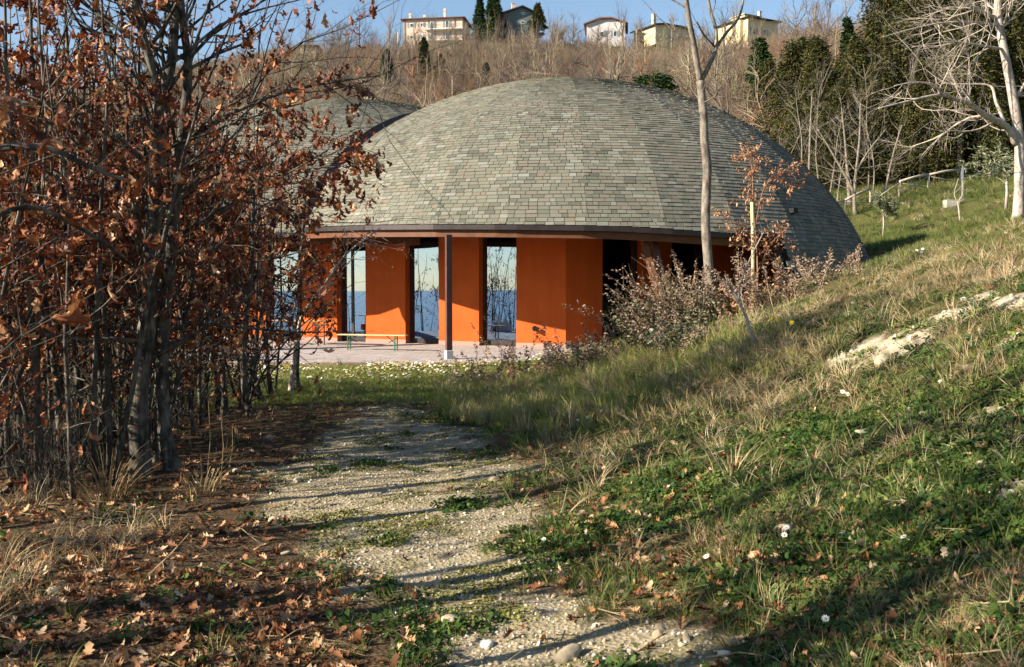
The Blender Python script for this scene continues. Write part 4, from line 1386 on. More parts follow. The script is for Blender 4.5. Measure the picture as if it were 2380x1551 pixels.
for i, px in enumerate((1800, 1835, 1862, 1905, 1930, 2030, 2085, 2110, 2150, 2190, 2235, 2270, 2310, 2345, 2020, 2170)):
    Y_ = rg.uniform(64, 69) if px > 1900 else rg.uniform(68, 76); q = P(px, 400, Y_); s_ = rg.uniform(.75, 1.25)
    if i < 3: tt[i].location = (q.x, Y_, gz(q.x, Y_)); tt[i].scale = (s_,) * 3
    else: copy_tree(tt[i % 3], (q.x, Y_, gz(q.x, Y_)), rg.uniform(0, 6), s_)
# ridge evergreens
q = P(1115, 110, 226); t = conifer(210, 11.5, 1.5, 500, m=M['evergreen'], name='cypress_tree', label='narrow dark cypress on the ridge just right of the pink house', shape='column', leaf=.6); t.location = (q.x, 226, P(1115, 118, 226).z)
q = P(1148, 90, 224); t = conifer(211, 12, 2.8, 620, m=M['evergreen'], name='cedar_tree', label='broad dark cedar on the ridge between cypress and grey house', shape='cone', leaf=.7); t.location = (q.x, 224, P(1148, 108, 224).z)
q = P(1250, 75, 215); t = conifer(212, 7.5, 1.6, 300, m=M['conifer'], name='cypress_tree', label='short green cypress against the right wall of the grey house', shape='column', leaf=.55); t.location = (q.x, 215, P(1250, 92, 215).z)
for i, (px, top, bot, lab) in enumerate(((985, 92, 190, 'ivy-covered dark trunk below the pink house'), (1025, 130, 205, 'dark ivy column right of centre below the pink house'), (900, 120, 200, 'dark evergreen bush left below the pink house'), (1130, 150, 215, 'dark evergreen bush below the cypress on the slope'))):
    Y_ = 150; q = P(px, bot, Y_); H_ = (bot - top) * mpx(Y_)
    t = conifer(220 + i, H_, H_ * .2, 420, m=M['evergreen'], name='evergreen_shrub', label=lab, shape='column', leaf=.32); t.location = (q.x, Y_, q.z); t['category'] = 'shrub'
q = P(1522, 200, 70); t = conifer(230, 3.6, 1.9, 260, m=M['evergreen'], name='evergreen_bush', label='glossy dark evergreen bush right behind the top of the dome', shape='ball', leaf=.4); t.location = (q.x, 70, P(1522, 218, 70).z - 1.3); t.scale = (.72, .72, .72); t['category'] = 'shrub'
for i, (px, py, Y_, s, lab) in enumerate(((1920, 200, 95, 1, 'ivy-clad leaning trunk above the conifer belt, left one'), (1985, 190, 95, 1.2, 'ivy-clad upright trunk above the conifer belt, right one'), (1775, 190, 100, .9, 'dark conifer alone among bare trees above the dome shoulder'))):
    q = P(px, py, Y_); H_ = 5.5 * s
    t = conifer(240 + i, H_, .8 if i < 2 else 1.6, 240, m=M['evergreen'], name='ivy_clad_tree' if i < 2 else 'conifer_tree', label=lab, shape='column' if i < 2 else 'cone', leaf=.4)
    t.location = (q.x, Y_, q.z - .6); t.rotation_euler = (0, -.45 if i == 0 else -.12, 0)
# small olive tree on the far lawn
def bushy(name, label, px, py, Y_, Hh, R_, z0, m, seed, n=420, leaf=.12, cat='tree'):
    g_ = P(px, py, Y_); o0 = Vector((g_.x, Y_, gz(g_.x, Y_)))
    t = empty(name, o0, label=label, cat=cat)
    rng = random.Random(seed); out = dict(seg=[], tip=[])
    b = MB(); b.tube([(0, 0, -.1), (.03, 0, z0 * .6), (0, 0, z0)], [.05 * Hh / 2.5, .04 * Hh / 2.5, .03 * Hh / 2.5], 7); b.build('trunk', PB, t, smooth=True)
    for j in range(9): branch(rng, Vector((0, 0, z0 * rng.uniform(.8, 1))), rnd_dir(rng, Vector((0, 0, 1)), rng.uniform(.3, 1.1)), R_ * rng.uniform(.8, 1.2), .014, 2, out, .15, .05, (4, 4), .7)
    link('branches', seg_mesh('branches', out['seg'], PB, 3), t)
    P0 = []
    for pts in out['tip']:
        for _ in range(max(1, int(n / len(out['tip'])))): P0.append(tuple(pts[rng.randrange(len(pts))] + Vector((rng.gauss(0, .05), rng.gauss(0, .05), rng.gauss(0, .05)))))
    n = len(P0); g2 = np.random.default_rng(seed)
    tv = np.array([(-.12, 0, 0), (.12, 0, 0), (.1, .6, .05), (0, 1, 0), (-.1, .6, .05)])
    link('leaves', stamp('leaves', tv, [np.array([(0, 1, 2, 3, 4)])], np.array(P0), euler_mats(g2.normal(0, .8, n), g2.normal(0, .8, n), g2.random(n) * 6.3), leaf * g2.uniform(.6, 1.3, n), m), t)
    return t
bushy('olive_tree', 'small grey-green olive tree on the grassy bank below the fence', 2052, 552, 50, 2.4, .95, 1.1, M['olive'], 301, 1600, .16)
bushy('olive_tree', 'grey-green olive in front of the big bare tree at the right edge', 2338, 480, 40, 3.4, 1.3, 1.3, M['olive'], 302, 1500, .2)
# young forked sapling on the bank
px_tree('young_sapling', 'thin young sapling splitting into a loop on the bank below the fence', [
    ([(2232, 535, 44), (2229, 490, 44), (2226, 468, 44)], .04, .03), ([(2226, 470, 44), (2218, 450, 44), (2228, 415, 44)], .025, .012), ([(2227, 470, 44), (2238, 448, 44), (2236, 412, 44)], .025, .012)], PB, None, 305, 3, .9, 0, 0, bstart=.9, kids=(3,), lev=1)

# ------------------------------------------------------------------ fence on the bank
fence = empty('rail_fence', ground_at(2155, 470), label='rustic wooden rail fence climbing the grassy bank on the right', cat='fence')
f0 = fence.location.copy()
fps = [(1880, 515, 57), (1962, 500, 58), (2022, 486, 60), (2090, 478, 61), (2157, 462, 62), (2232, 446, 63), (2300, 430, 64), (2370, 415, 65), (2450, 400, 66)]
fpos = []
for px, py, Y_ in fps:
    q = P(px, py, Y_); z = gz(q.x, Y_); fpos.append(Vector((q.x, Y_, z)))
for i, q in enumerate(fpos):
    b = MB(); b.tube([q - f0 + Vector((0, 0, -.2)), q - f0 + Vector((.02, 0, .95))], .06, 7); b.build('fence_post', M['grey_wood'], fence, smooth=True)
    if i < len(fpos) - 1 and i not in (2,):
        r = fpos[i + 1]
        b = MB(); mid = (q + r) / 2 - f0 + Vector((0, 0, .98)); b.tube([q - f0 + Vector((0, 0, .92)), mid, r - f0 + Vector((0, 0, .94))], .075, 7); b.build('top_rail', M['grey_wood'], fence, smooth=True)
    if i < len(fpos) - 1:
        r = fpos[i + 1]
        for s in (0, 1):
            if (i + s) % 3 == 2: continue
            a_, c_ = (q + Vector((0, 0, .12)), r + Vector((0, 0, .85))) if s else (q + Vector((0, .05, .85)), r + Vector((0, .05, .12)))
            b = MB(); b.tube([a_ - f0, c_ - f0], .035, 6); b.build('cross_rail', M['grey_wood'], fence, smooth=True)
q = P(2237, 440, 56); z = gz(q.x, 56)
b = MB(); b.box((0, 0, .9), (.09, .09, 2.2)); b.box((0, 0, 2.02), (.11, .11, .03)); o = b.build('metal_pole', M['steel']); o.location = (q.x, 56, z); tag(o, 'square grey metal pole standing upright at the rail fence', 'pole')
q = ground_at(2196, 484, 20); b = MB(); b.box((.35, 0, .05), (.75, .5, .7)); b.box((.35, 0, .415), (.78, .54, .03)); o = b.build('concrete_box', M['plinth_grey'], bevel=.02); o.location = q; tag(o, 'small pale concrete manhole box set in the grassy bank', 'manhole box')
q = ground_at(2365, 505, 15); b = MB(); b.tube([(0, 0, -.2), (.02, 0, 1.25)], .05, 8); o = b.build('wooden_stake', M['grey_wood'], smooth=True); o.location = q; tag(o, 'short thick wooden stake at the right edge below the pale tree', 'stake')

# ------------------------------------------------------------------ stake with a dead leafy sapling
st = P(1752, 690, 14.6); zst = gz(st.x, 14.6)
b = MB(); b.tube([(0, 0, -.2), (-.02, 0, 1.0), (-.045, 0, P(1746, 470, 14.6).z - zst)], [.026, .025, .024], 8); o = b.build('garden_stake', M['pine'], smooth=True); o.location = (st.x, 14.6, zst)
tag(o, 'thin pale wooden stake supporting the dead leafy sapling', 'stake')
px_tree('dead_sapling', 'dead sapling with curled pale brown leaves tied to the thin stake', [
    ([(1762, 700, 14.7), (1760, 600, 14.7), (1752, 500, 14.7), (1748, 400, 14.7), (1735, 340, 14.7)], .014, .004),
    ([(1756, 520, 14.7), (1775, 440, 14.7), (1800, 405, 14.7), (1835, 398, 14.7), (1856, 430, 14.7)], .006, .003),
    ([(1757, 600, 14.7), (1730, 560, 14.6), (1705, 530, 14.6), (1690, 470, 14.6)], .006, .003),
    ([(1757, 640, 14.7), (1790, 570, 14.6), (1820, 540, 14.6)], .006, .003)], M['bark_red'], M['paleleaf'], 411, 46, .30, 4.0, .06, bstart=.08, kids=(3,), lev=1, cat='shrub')

# weeds with plumes (mugwort and the like) on the mound
def plume_weed(name, label, px, py, Y_, n_st, Hh, lean, spread, seed, seedm, leafm, leafn=900, leafR=.5, group=None, plume=True):
    rng = random.Random(seed); g2 = np.random.default_rng(seed)
    q = P(px, py, Y_); o0 = Vector((q.x, Y_, gz(q.x, Y_)))
    t = empty(name, o0, label=label, cat='weed', group=group)
    out = dict(seg=[], tip=[]); pos = []
    for i in range(n_st):
        b0 = Vector((rng.gauss(0, spread), rng.gauss(0, spread), -.05))
        d = Vector((lean + rng.gauss(0, .38) + b0.x * .6, rng.gauss(0, .35), 1)).normalized()
        L = Hh * rng.uniform(.55, 1.1)
        pts, _ = walk(rng, b0, d, L, 8, .07, -.012)
        for k in range(8): out['seg'].append((*pts[k], *pts[k + 1], .006 * (1 - k / 10), .006 * (1 - (k + 1) / 10)))
        if plume:
            for k in range(3, 9):
                for _ in range(15):
                    j = rng.uniform(0, 1); a = pts[min(8, k)]; c_ = pts[max(0, k - 1)]
                    pp = a.lerp(c_, j); w = .035 * (1.4 - k / 9)
                    pos.append((pp.x + rng.gauss(0, w), pp.y + rng.gauss(0, w), pp.z + rng.gauss(0, w)))
        for _ in range(3):
            k = rng.randrange(2, 7)
            branch(rng, pts[k], rnd_dir(rng, (pts[k + 1] - pts[k]).normalized(), .6), L * .25, .003, 0, out, .12, 0)
    link('stems', seg_mesh('stems', out['seg'], M['straw'] if plume else M['bark_red'], 3), t)
    tv = np.array([(-.2, 0, 0), (.2, 0, 0), (.25, .6, .1), (0, 1, 0), (-.25, .6, .1)]); tf = [np.array([(0, 1, 2, 3, 4)])]
    if pos:
        n = len(pos); link('seed_heads', stamp('seed_heads', tv, tf, np.array(pos), euler_mats(g2.normal(0, 1, n), g2.normal(0, 1, n), g2.random(n) * 6.3), .035 * g2.uniform(.5, 1.4, n), seedm), t)
    if leafn:
        a = g2.random(leafn) * 2 * pi; r = leafR * np.sqrt(g2.random(leafn)); h = Hh * .62 * g2.random(leafn) ** 1.3 * (1 - .6 * (r / leafR) ** 2)
        pp = np.stack([r * np.cos(a) + lean * h * .6, r * np.sin(a), h + .02], -1)
        link('leaves', stamp('leaves', tv, tf, pp, euler_mats(g2.normal(0, .8, leafn), g2.normal(0, .8, leafn), g2.random(leafn) * 6.3), .055 * g2.uniform(.5, 1.4, leafn), leafm), t)
    return t


MW, SD = M['mugwort'], M['seed']
plume_weed('mugwort', 'grey mugwort clump arching left over the dark doorway', 1530, 800, 15.2, 26, 1.35, -.75, .25, 501, SD, MW, 1300, .55)
plume_weed('mugwort', 'tall grey mugwort with upright plumes left of the slender tree', 1590, 770, 15.4, 26, 1.5, -.3, .28, 502, SD, MW, 1600, .5)
plume_weed('mugwort', 'pale green mugwort bush wrapped round the foot of the slender tree', 1640, 760, 15.0, 18, 1.1, -.05, .28, 503, SD, MW, 1900, .5)
plume_weed('weed_clump', 'brown dead weed clump between the slender tree and the stake', 1705, 740, 15, 22, .85, .05, .28, 504, SD, M['paleleaf'], 500, .45)
plume_weed('weed_clump', 'brown dead weeds right of the thin stake', 1800, 700, 14.8, 22, .8, .1, .35, 505, SD, M['paleleaf'], 260, .45)
plume_weed('weed_clump', 'thin dry stalks on the crest right of the stake', 1880, 665, 15.2, 16, .7, .05, .45, 506, SD, MW, 60, .5)
plume_weed('weed_clump', 'thin dry stalks in front of the lower right dome edge', 1960, 645, 15.8, 9, .6, .0, .4, 507, SD, MW, 40, .5)
plume_weed('weed_clump', 'dark brown dead weed standing before the second orange pier', 1108, 878, 18.5, 9, .95, -.05, .16, 508, SD, M['paleleaf'], 160, .3)
plume_weed('weed_clump', 'reddish feathery weed standing before the widest orange pier', 1200, 880, 17.5, 8, 1.45, .12, .12, 509, M['paleleaf'], M['paleleaf'], 120, .3)
plume_weed('weed_clump', 'tangle of low brown weeds at the foot of the orange wall', 1290, 850, 17.8, 14, .7, .1, .35, 510, SD, M['paleleaf'], 300, .4)
plume_weed('weed_clump', 'grey dry tangle on the mound before the last orange pier', 1400, 830, 16, 30, .85, -.2, .4, 511, SD, MW, 700, .5)
plume_weed('weed_clump', 'dense brown and grey growth under the mugwort plumes', 1600, 830, 13.6, 12, .6, .05, .45, 512, SD, MW, 1600, .65)
# forked dead twig in front
px_tree('dead_twig', 'forked dead twig leaning on the mound below the stake', [
    ([(1760, 800, 11.5), (1735, 740, 11.5), (1718, 700, 11.5), (1722, 660, 11.5), (1745, 600, 11.5), (1775, 540, 11.5)], .02, .005), ([(1718, 700, 11.5), (1700, 670, 11.5), (1685, 640, 11.5)], .02, .006)], M['bark_pale'], None, 520, 4, .3, 0, 0, kids=(3,), lev=1, cat='twig', bstart=.5)

# ------------------------------------------------------------------ scatter by geometry nodes (uncountable stuff)
hidden = {}


def proto_collection(name, meshes):
    c = bpy.data.collections.new(name)
    for i, me in enumerate(meshes):
        o = bpy.data.objects.new('%s_%02d' % (name, i), me); c.objects.link(o)
    return c


def scatter(name, coll, pts, rot, scl, idx, label=None, cat=None):
    me = bpy.data.meshes.new(name)
    pts = np.asarray(pts, np.float32)
    me.vertices.add(len(pts)); me.vertices.foreach_set('co', pts.ravel())
    a = me.attributes.new('rot', 'FLOAT_VECTOR', 'POINT'); a.data.foreach_set('vector', np.asarray(rot, np.float32).ravel())
    a = me.attributes.new('scl', 'FLOAT', 'POINT'); a.data.foreach_set('value', np.asarray(scl, np.float32).ravel())
    a = me.attributes.new('idx', 'INT', 'POINT'); a.data.foreach_set('value', np.asarray(idx, np.int32).ravel())
    o = link(name, me, kind='stuff')
    tag(o, label, cat)
    g = bpy.data.node_groups.new(name, 'GeometryNodeTree')
    g.interface.new_socket('Geometry', in_out='INPUT', socket_type='NodeSocketGeometry')
    g.interface.new_socket('Geometry', in_out='OUTPUT', socket_type='NodeSocketGeometry')
    gi = g.nodes.new('NodeGroupInput'); go = g.nodes.new('NodeGroupOutput')
    ci = g.nodes.new('GeometryNodeCollectionInfo'); ci.inputs['Collection'].default_value = coll
    ci.inputs['Separate Children'].default_value = True; ci.inputs['Reset Children'].default_value = True
    iop = g.nodes.new('GeometryNodeInstanceOnPoints'); iop.inputs['Pick Instance'].default_value = True

    def na(n, t):
        x = g.nodes.new('GeometryNodeInputNamedAttribute'); x.data_type = t; x.inputs['Name'].default_value = n; return x.outputs['Attribute']
    g.links.new(gi.outputs[0], iop.inputs['Points']); g.links.new(ci.outputs[0], iop.inputs['Instance'])
    g.links.new(na('idx', 'INT'), iop.inputs['Instance Index'])
    g.links.new(na('rot', 'FLOAT_VECTOR'), iop.inputs['Rotation'])
    g.links.new(na('scl', 'FLOAT'), iop.inputs['Scale'])
    g.links.new(iop.outputs[0], go.inputs[0])
    md = o.modifiers.new('scatter', 'NODES'); md.node_group = g
    return o


# prototypes
def tuft_mesh(name, n, h, w, spread, lean, m, seed, flat=0.0):
    rng = random.Random(seed); vs = []; fs = []
    for i in range(n):
        a = rng.uniform(0, 2 * pi); r = spread * sqrt(rng.random()); x, y = r * cos(a), r * sin(a)
        d = Vector((cos(a) * lean * rng.uniform(.2, 1.4) + rng.gauss(0, .15), sin(a) * lean * rng.uniform(.2, 1.4) + rng.gauss(0, .15), 1)).normalized()
        L = h * rng.uniform(.5, 1.15); sd = Vector((-sin(a + rng.uniform(-.8, .8)), cos(a), 0)).normalized()
        p = Vector((x, y, -.01)); bs_ = len(vs); K = 4
        for k in range(K + 1):
            ww = w * (1 - (k / K) ** 1.6) + .0003
            vs += [tuple(p - sd * ww / 2), tuple(p + sd * ww / 2)]
            d = (d + Vector((cos(a) * .16, sin(a) * .16, -.17 - flat))).normalized() if k else d
            p = p + d * (L / K)
            if p.z < .004: p.z = .004
        for k in range(K): fs.append((bs_ + 2 * k, bs_ + 2 * k + 1, bs_ + 2 * k + 3, bs_ + 2 * k + 2))
    return np_mesh(name, np.array(vs), [np.array(fs)], m)


def clover_mesh(name, n, R_, m, seed, leaf=.011, h=.035):
    rng = random.Random(seed); vs = []; fs = []
    for i in range(n):
        a = rng.uniform(0, 2 * pi); r = R_ * sqrt(rng.random()); c = Vector((r * cos(a), r * sin(a), h * rng.uniform(.2, 1) * (1.1 - r / R_ * .7)))
        rx, ry = rng.gauss(0, .5), rng.gauss(0, .5); s = leaf * rng.uniform(.6, 1.4); b0 = len(vs); K = 5; a0 = rng.uniform(0, 6)
        for k in range(K):
            q = a0 + 2 * pi * k / K; x, y = s * cos(q), s * sin(q) * .75
            vs.append((c.x + x, c.y + y, c.z + x * rx + y * ry))
        fs.append(tuple(b0 + k for k in range(K)))
    return np_mesh(name, np.array(vs), [np.array(fs)], m)


def stone_mesh(name, seed, m):
    import bmesh
    bm = bmesh.new(); bmesh.ops.create_icosphere(bm, subdivisions=3 if name == 'stone' else 2, radius=1)
    o = Vector((seed * 3.1, seed * 1.7, 0))
    for v in bm.verts:
        k = 1 + .45 * mnoise.noise(v.co * .9 + o) + .15 * mnoise.noise(v.co * 2.5 + o)
        v.co = Vector((v.co.x * k, v.co.y * k * .8, v.co.z * k * .6))
    if name == 'stone':
        for f_ in bm.faces: f_.smooth = True
        for v in bm.verts: v.co *= 1 + .06 * mnoise.noise(v.co * 6 + o)
    me = bpy.data.meshes.new(name); bm.to_mesh(me); bm.free(); me.materials.append(m)
    return me


def leaf_mesh(name, seed, m, curl=.9, fold=.6):
    v, f = oak_leaf(True, curl, fold, seed); v = v.copy(); v[:, 1] -= .5; v[:, 2] -= v[:, 2].min()
    return np_mesh(name, v, f, m, smooth=True)


def twig_mesh(name, seed, m):
    rng = random.Random(seed); out = dict(seg=[], tip=[])
    branch(rng, Vector((-.5, 0, .01)), Vector((1, 0, 0)), 1.0, .009, 1, out, .08, 0, (2,), .6)
    S = np.array(out['seg']); S[:, 2] = np.abs(S[:, 2]) * .4 + .006; S[:, 5] = np.abs(S[:, 5]) * .4 + .006
    return seg_mesh(name, S, m, 4)


def daisy_mesh(name):
    b = MB(); K = 9
    b.tube([(0, 0, -.02), (.004, 0, .03), (0, 0, .06)], .0012, 4, mi=2)
    for k in range(K):
        a = 2 * pi * k / K; w = .3
        c = [(0, 0, .06), (.011 * cos(a - w), .011 * sin(a - w), .063), (.016 * cos(a), .016 * sin(a), .064), (.011 * cos(a + w), .011 * sin(a + w), .063)]
        b.add(c, [(0, 1, 2, 3)], 0)
    b.tube([(0, 0, .058), (0, 0, .067)], [.005, .0035], 8, mi=1)
    me = bpy.data.meshes.new(name); me.from_pydata(b.v, [], b.f)
    for m_ in (M['daisy'], M['yolk'], M['grass']): me.materials.append(m_)
    me.polygons.foreach_set('material_index', b.m); me.update()
    return me


cg_green = proto_collection('grass_tuft', [tuft_mesh('grass_tuft', 16, .16, .005, .05, .5, M['grass'], s) for s in range(5)])
cg_tall = proto_collection('tall_grass', [tuft_mesh('tall_grass', 20, .34, .006, .07, .35, M['tallgrass'] if s % 3 else M['straw'], 20 + s) for s in range(6)])
cg_straw = proto_collection('straw_tuft', [tuft_mesh('straw_tuft', 16, .28, .0045, .08, 1.1, M['straw'], 40 + s, flat=.12) for s in range(6)])
cg_clover = proto_collection('clover_patch', [clover_mesh('clover_patch', 34, .09, M['clover'], s) for s in range(5)])
cg_leaf = proto_collection('leaf_litter', [leaf_mesh('leaf_litter', s, M['oakleaf_i'], (.3, .9, .2, 1.4, .6, .4)[s], (.15, .5, .9, .3, .1, 1.1)[s]) for s in range(6)])
cg_stone = proto_collection('pebble', [stone_mesh('pebble', s, M['stone']) for s in range(5)])
cg_twig = proto_collection('straw_bits', [twig_mesh('straw_bits', s, M['straw']) for s in range(4)])
cg_moss = proto_collection('moss_clump', [clover_mesh('moss_clump', 40, .07, M['moss'], 60 + s, .006, .012) for s in range(3)])


def frustum(n, y0, y1, s0=-.66, s1=.66, seed=0, power=0.0):
    g_ = np.random.default_rng(seed)
    u = g_.random(n)
    Y_ = y0 * (y1 / y0) ** (u if power == 0 else u ** power)
    s = g_.uniform(s0, s1, n)
    return s * Y_, Y_, g_


def slope_rot(X, Y, g_, tilt=.15):
    e = .05
    dx = (hgt(X + e, Y) - hgt(X - e, Y)) / (2 * e); dy = (hgt(X, Y + e) - hgt(X, Y - e)) / (2 * e)
    n = len(X)
    # rotation: tilt about x by atan(dy), about y by -atan(dx), then heading comes first
    rz = g_.random(n) * 2 * pi
    # euler XYZ applied: heading in the local frame would need composition, so fold the slope into the heading frame
    lx = dx * np.cos(rz) + dy * np.sin(rz); ly = -dx * np.sin(rz) + dy * np.cos(rz)
    return np.stack([np.arctan(ly) + g_.normal(0, tilt, n), -np.arctan(lx) + g_.normal(0, tilt, n), rz], -1)


def not_built(X, Y):
    pat = (X > PAT[0] - .1) & (X < PAT[1] + .1) & (Y > PAT[2] - .05) & (Y < 36)
    dome = (np.hypot(X - D1['cx'], Y - D1['cy']) < 11.4) & ~((np.hypot(X - 2, Y - 36) > 10.6) & (Y < 27.5))
    d2 = np.hypot(X - D2['cx'], Y - D2['cy']) < 11.5
    return ~(pat | dome | d2)


def do_scatter(name, coll, nproto, X, Y, keep, size, g_, label, cat, tilt=.15, zoff=0.0):
    k = keep & not_built(X, Y)
    X = X[k]; Y = Y[k]; size = size[k]
    Z = hgt(X, Y) + zoff
    return scatter(name, coll, np.stack([X, Y, Z], -1), slope_rot(X, Y, g_, tilt), size, g_.integers(0, nproto, len(X)), label, cat)


def litter_zone(X, Y):
    a = np.interp(Y, _py, _px0); b_ = np.interp(Y, _py, _px1)
    left = (1 - sstep(.0, .55, X - a)) * (1 - sstep(18, 23, Y))
    right = np.exp(-((X - b_ - .5) / .95) ** 2) * (1 - sstep(12, 17, Y))
    low = (1 - sstep(4.5, 7, Y)) * sstep(-.3, .6, X - b_) * .5
    return left, right, low


# green grass, short
X, Y_, g_ = frustum(26000, 2.6, 26, seed=1)
L_, R__, W_ = litter_zone(X, Y_); pm = path_mask(X, Y_); ch = chalk_mask(X, Y_)
nn = vnoise(X, Y_, .6, 21); n2_ = vnoise(X, Y_, 1.9, 22)
pr = np.clip((1 - L_ * .96) * (1 - R__ * .45) * (1 - pm * .985) * (1 - ch * .95) * sstep(.25, .62, nn * .6 + n2_ * .4), 0, 1)
pr *= np.where(X < -3.0 - 0.05 * Y_, .12, 1) * .6
do_scatter('short_grass', cg_green, 5, X, Y_, g_.random(len(X)) < pr, (.28 + .4 * g_.random(len(X)) + .025 * Y_) * np.where(g_.random(len(X)) < .08, 1.7, 1), g_, 'short green grass growing on the bank and path edges', 'grass')
# tall green-yellow grass right of the far path
X, Y_, g_ = frustum(9000, 8.5, 24, -.12, .3, seed=2)
b_ = np.interp(Y_, _py, _px1)
zone = sstep(.1, .5, X - b_) * (1 - sstep(2.2, 3.6, X)) * sstep(9.5, 12.5, Y_) * (1 - sstep(21, 23.5, Y_))
do_scatter('tall_grass', cg_tall, 6, X, Y_, g_.random(len(X)) < zone * (.3 + .7 * vnoise(X, Y_, .7, 24)), .5 + .5 * g_.random(len(X)), g_, 'tall yellow-green grass at the bend of the path', 'grass', .2)
# straw on the crest and all over the bank
X, Y_, g_ = frustum(26000, 3, 22, -.35, .7, seed=3)
crest = sstep(.8, 2.2, X) * sstep(6.5, 10.0, Y_) * (.3 + .6 * sstep(.35, .6, vnoise(X, Y_, 1.1, 25)))
other = .32 * sstep(.3, .6, vnoise(X, Y_, .8, 26)) * sstep(0, .8, X - np.interp(Y_, _py, _px1))
do_scatter('dry_grass', cg_straw, 6, X, Y_, (g_.random(len(X)) < np.maximum(crest, other)) & (chalk_mask(X, Y_) < .4), (.4 + .7 * g_.random(len(X))) * np.where(Y_ < 6, .6, 1), g_, 'matted dry tan grass on the bank', 'dry grass', .3)
# dry clumps on the left verge
X, Y_, g_ = frustum(2600, 4, 16, -.6, -.12, seed=4)
a_ = np.interp(Y_, _py, _px0)
z_ = (1 - sstep(-1.2, -.3, X - a_)) * sstep(.5, .75, vnoise(X, Y_, .9, 27))
do_scatter('verge_straw', cg_straw, 6, X, Y_, g_.random(len(X)) < z_ * .5, .4 + .7 * g_.random(len(X)), g_, 'dry straw grass on the verge under the oaks', 'dry grass', .3)
# clover and low weeds
X, Y_, g_ = frustum(24000, 2.6, 14, seed=5)
L_, R__, W_ = litter_zone(X, Y_)
pr = (1 - path_mask(X, Y_)) * sstep(.36, .62, vnoise(X, Y_, .5, 28) * .5 + vnoise(X, Y_, 1.6, 29) * .5) * (1 - L_ * .97) * (1 - R__ * .5) * (1 - chalk_mask(X, Y_))
pr = np.maximum(pr, path_mask(X, Y_) * sstep(.80, .86, vnoise(X, Y_, .42, 30)) * .8)
do_scatter('clover', cg_clover, 5, X, Y_, g_.random(len(X)) < pr, .6 + .8 * g_.random(len(X)), g_, 'low green clover and chickweed covering the bank', 'ground cover')
X, Y_, g_ = frustum(7000, 3.4, 18, -.45, .25, seed=15)
do_scatter('moss', cg_moss, 3, X, Y_, g_.random(len(X)) < path_mask(X, Y_) * sstep(.45, .7, vnoise(X, Y_, .6, 31)) + sstep(11, 14, Y_) * (np.abs(X + 1.8) < 1) * .7, .7 + .9 * g_.random(len(X)), g_, 'yellowish moss in the gravel path', 'moss', .05)
cg_lawn = proto_collection('lawn_tuft', [tuft_mesh('lawn_tuft', 16, .16, .006, .06, .6, M['tallgrass'], 80 + s) for s in range(4)])
# lawn before the patio
X, Y_, g_ = frustum(16000, 15.5, 25, -.52, .1, seed=6)
do_scatter('lawn_grass', cg_lawn, 4, X, Y_, g_.random(len(X)) < .9, .4 + .5 * g_.random(len(X)), g_, 'mown green lawn in front of the patio', 'grass')
cg_daisy = proto_collection('daisy', [daisy_mesh('daisy')])
X, Y_, g_ = frustum(4200, 19.0, 24.7, -.42, .03, seed=7)
pd = sstep(.3, .6, vnoise(X, Y_, .8, 33)) * (.25 + .75 * sstep(20.5, 22.5, Y_))
do_scatter('daisies', cg_daisy, 1, X, Y_, g_.random(len(X)) < pd, 1.5 + .8 * g_.random(len(X)), g_, 'white daisies dotting the lawn before the patio', 'flowers', .3)
# grass of the far bank
X, Y_, g_ = frustum(30000, 16, 75, .2, .66, seed=8)
far_k = (X > 7.2 - 0) | (Y_ < 24)
do_scatter('bank_grass', cg_green, 5, X, Y_, (g_.random(len(X)) < (.25 + .75 * sstep(.3, .6, vnoise(X, Y_, 2.5, 34)))) & far_k & (Y_ < 70), .6 + .035 * Y_ * (.6 + .6 * g_.random(len(X))), g_, 'green grass on the bank below the rail fence', 'grass')
X, Y_, g_ = frustum(7000, 16, 75, .2, .66, seed=9)
do_scatter('bank_straw', cg_straw, 6, X, Y_, (g_.random(len(X)) < .75 * sstep(.5, .7, vnoise(X, Y_, 2.2, 35))) & ((X > 7.2) | (Y_ < 24)), .5 + .022 * Y_, g_, 'patches of dry grass on the far bank', 'dry grass', .3)
# fallen leaves
X, Y_, g_ = frustum(26000, 2.8, 22, seed=10)
L_, R__, W_ = litter_zone(X, Y_)
pr = np.clip(L_ * .85 + R__ * .5 + W_ * .3 + .06, 0, 1) * (.35 + .65 * sstep(.3, .6, vnoise(X, Y_, .7, 36))) * (1 - .92 * path_mask(X, Y_))
do_scatter('leaf_litter', cg_leaf, 6, X, Y_, g_.random(len(X)) < pr, .045 + .065 * g_.random(len(X)) ** 1.3, g_, 'brown oak leaf litter under the oaks and along the path', 'leaf litter', .38, .013)
# pebbles of the path
X, Y_, g_ = frustum(22000, 3.2, 16, -.4, .35, seed=11)
do_scatter('path_gravel', cg_stone, 5, X, Y_, g_.random(len(X)) < path_mask(X, Y_) * .9, .0035 + .011 * g_.random(len(X)) ** 3.2 + .0004 * Y_, g_, 'pale limestone gravel of the path', 'gravel', .5, .001)
X, Y_, g_ = frustum(14000, 3, 16, .1, .62, seed=12)
do_scatter('chalk_rubble', cg_stone, 5, X, Y_, g_.random(len(X)) < chalk_mask(X, Y_) + .03, .006 + .03 * g_.random(len(X)) ** 2.5, g_, 'white chalky rubble in bare spots of the bank', 'rubble', .5, .001)
# stalk pieces lying about
X, Y_, g_ = frustum(4200, 2.8, 16, seed=13)
do_scatter('dead_stalks', cg_twig, 4, X, Y_, g_.random(len(X)) < .35 + .65 * sstep(1, 3, X), .12 + .3 * g_.random(len(X)) ** 2, g_, 'broken dry stalks and twigs lying on the bank', 'twigs', .15, .004)

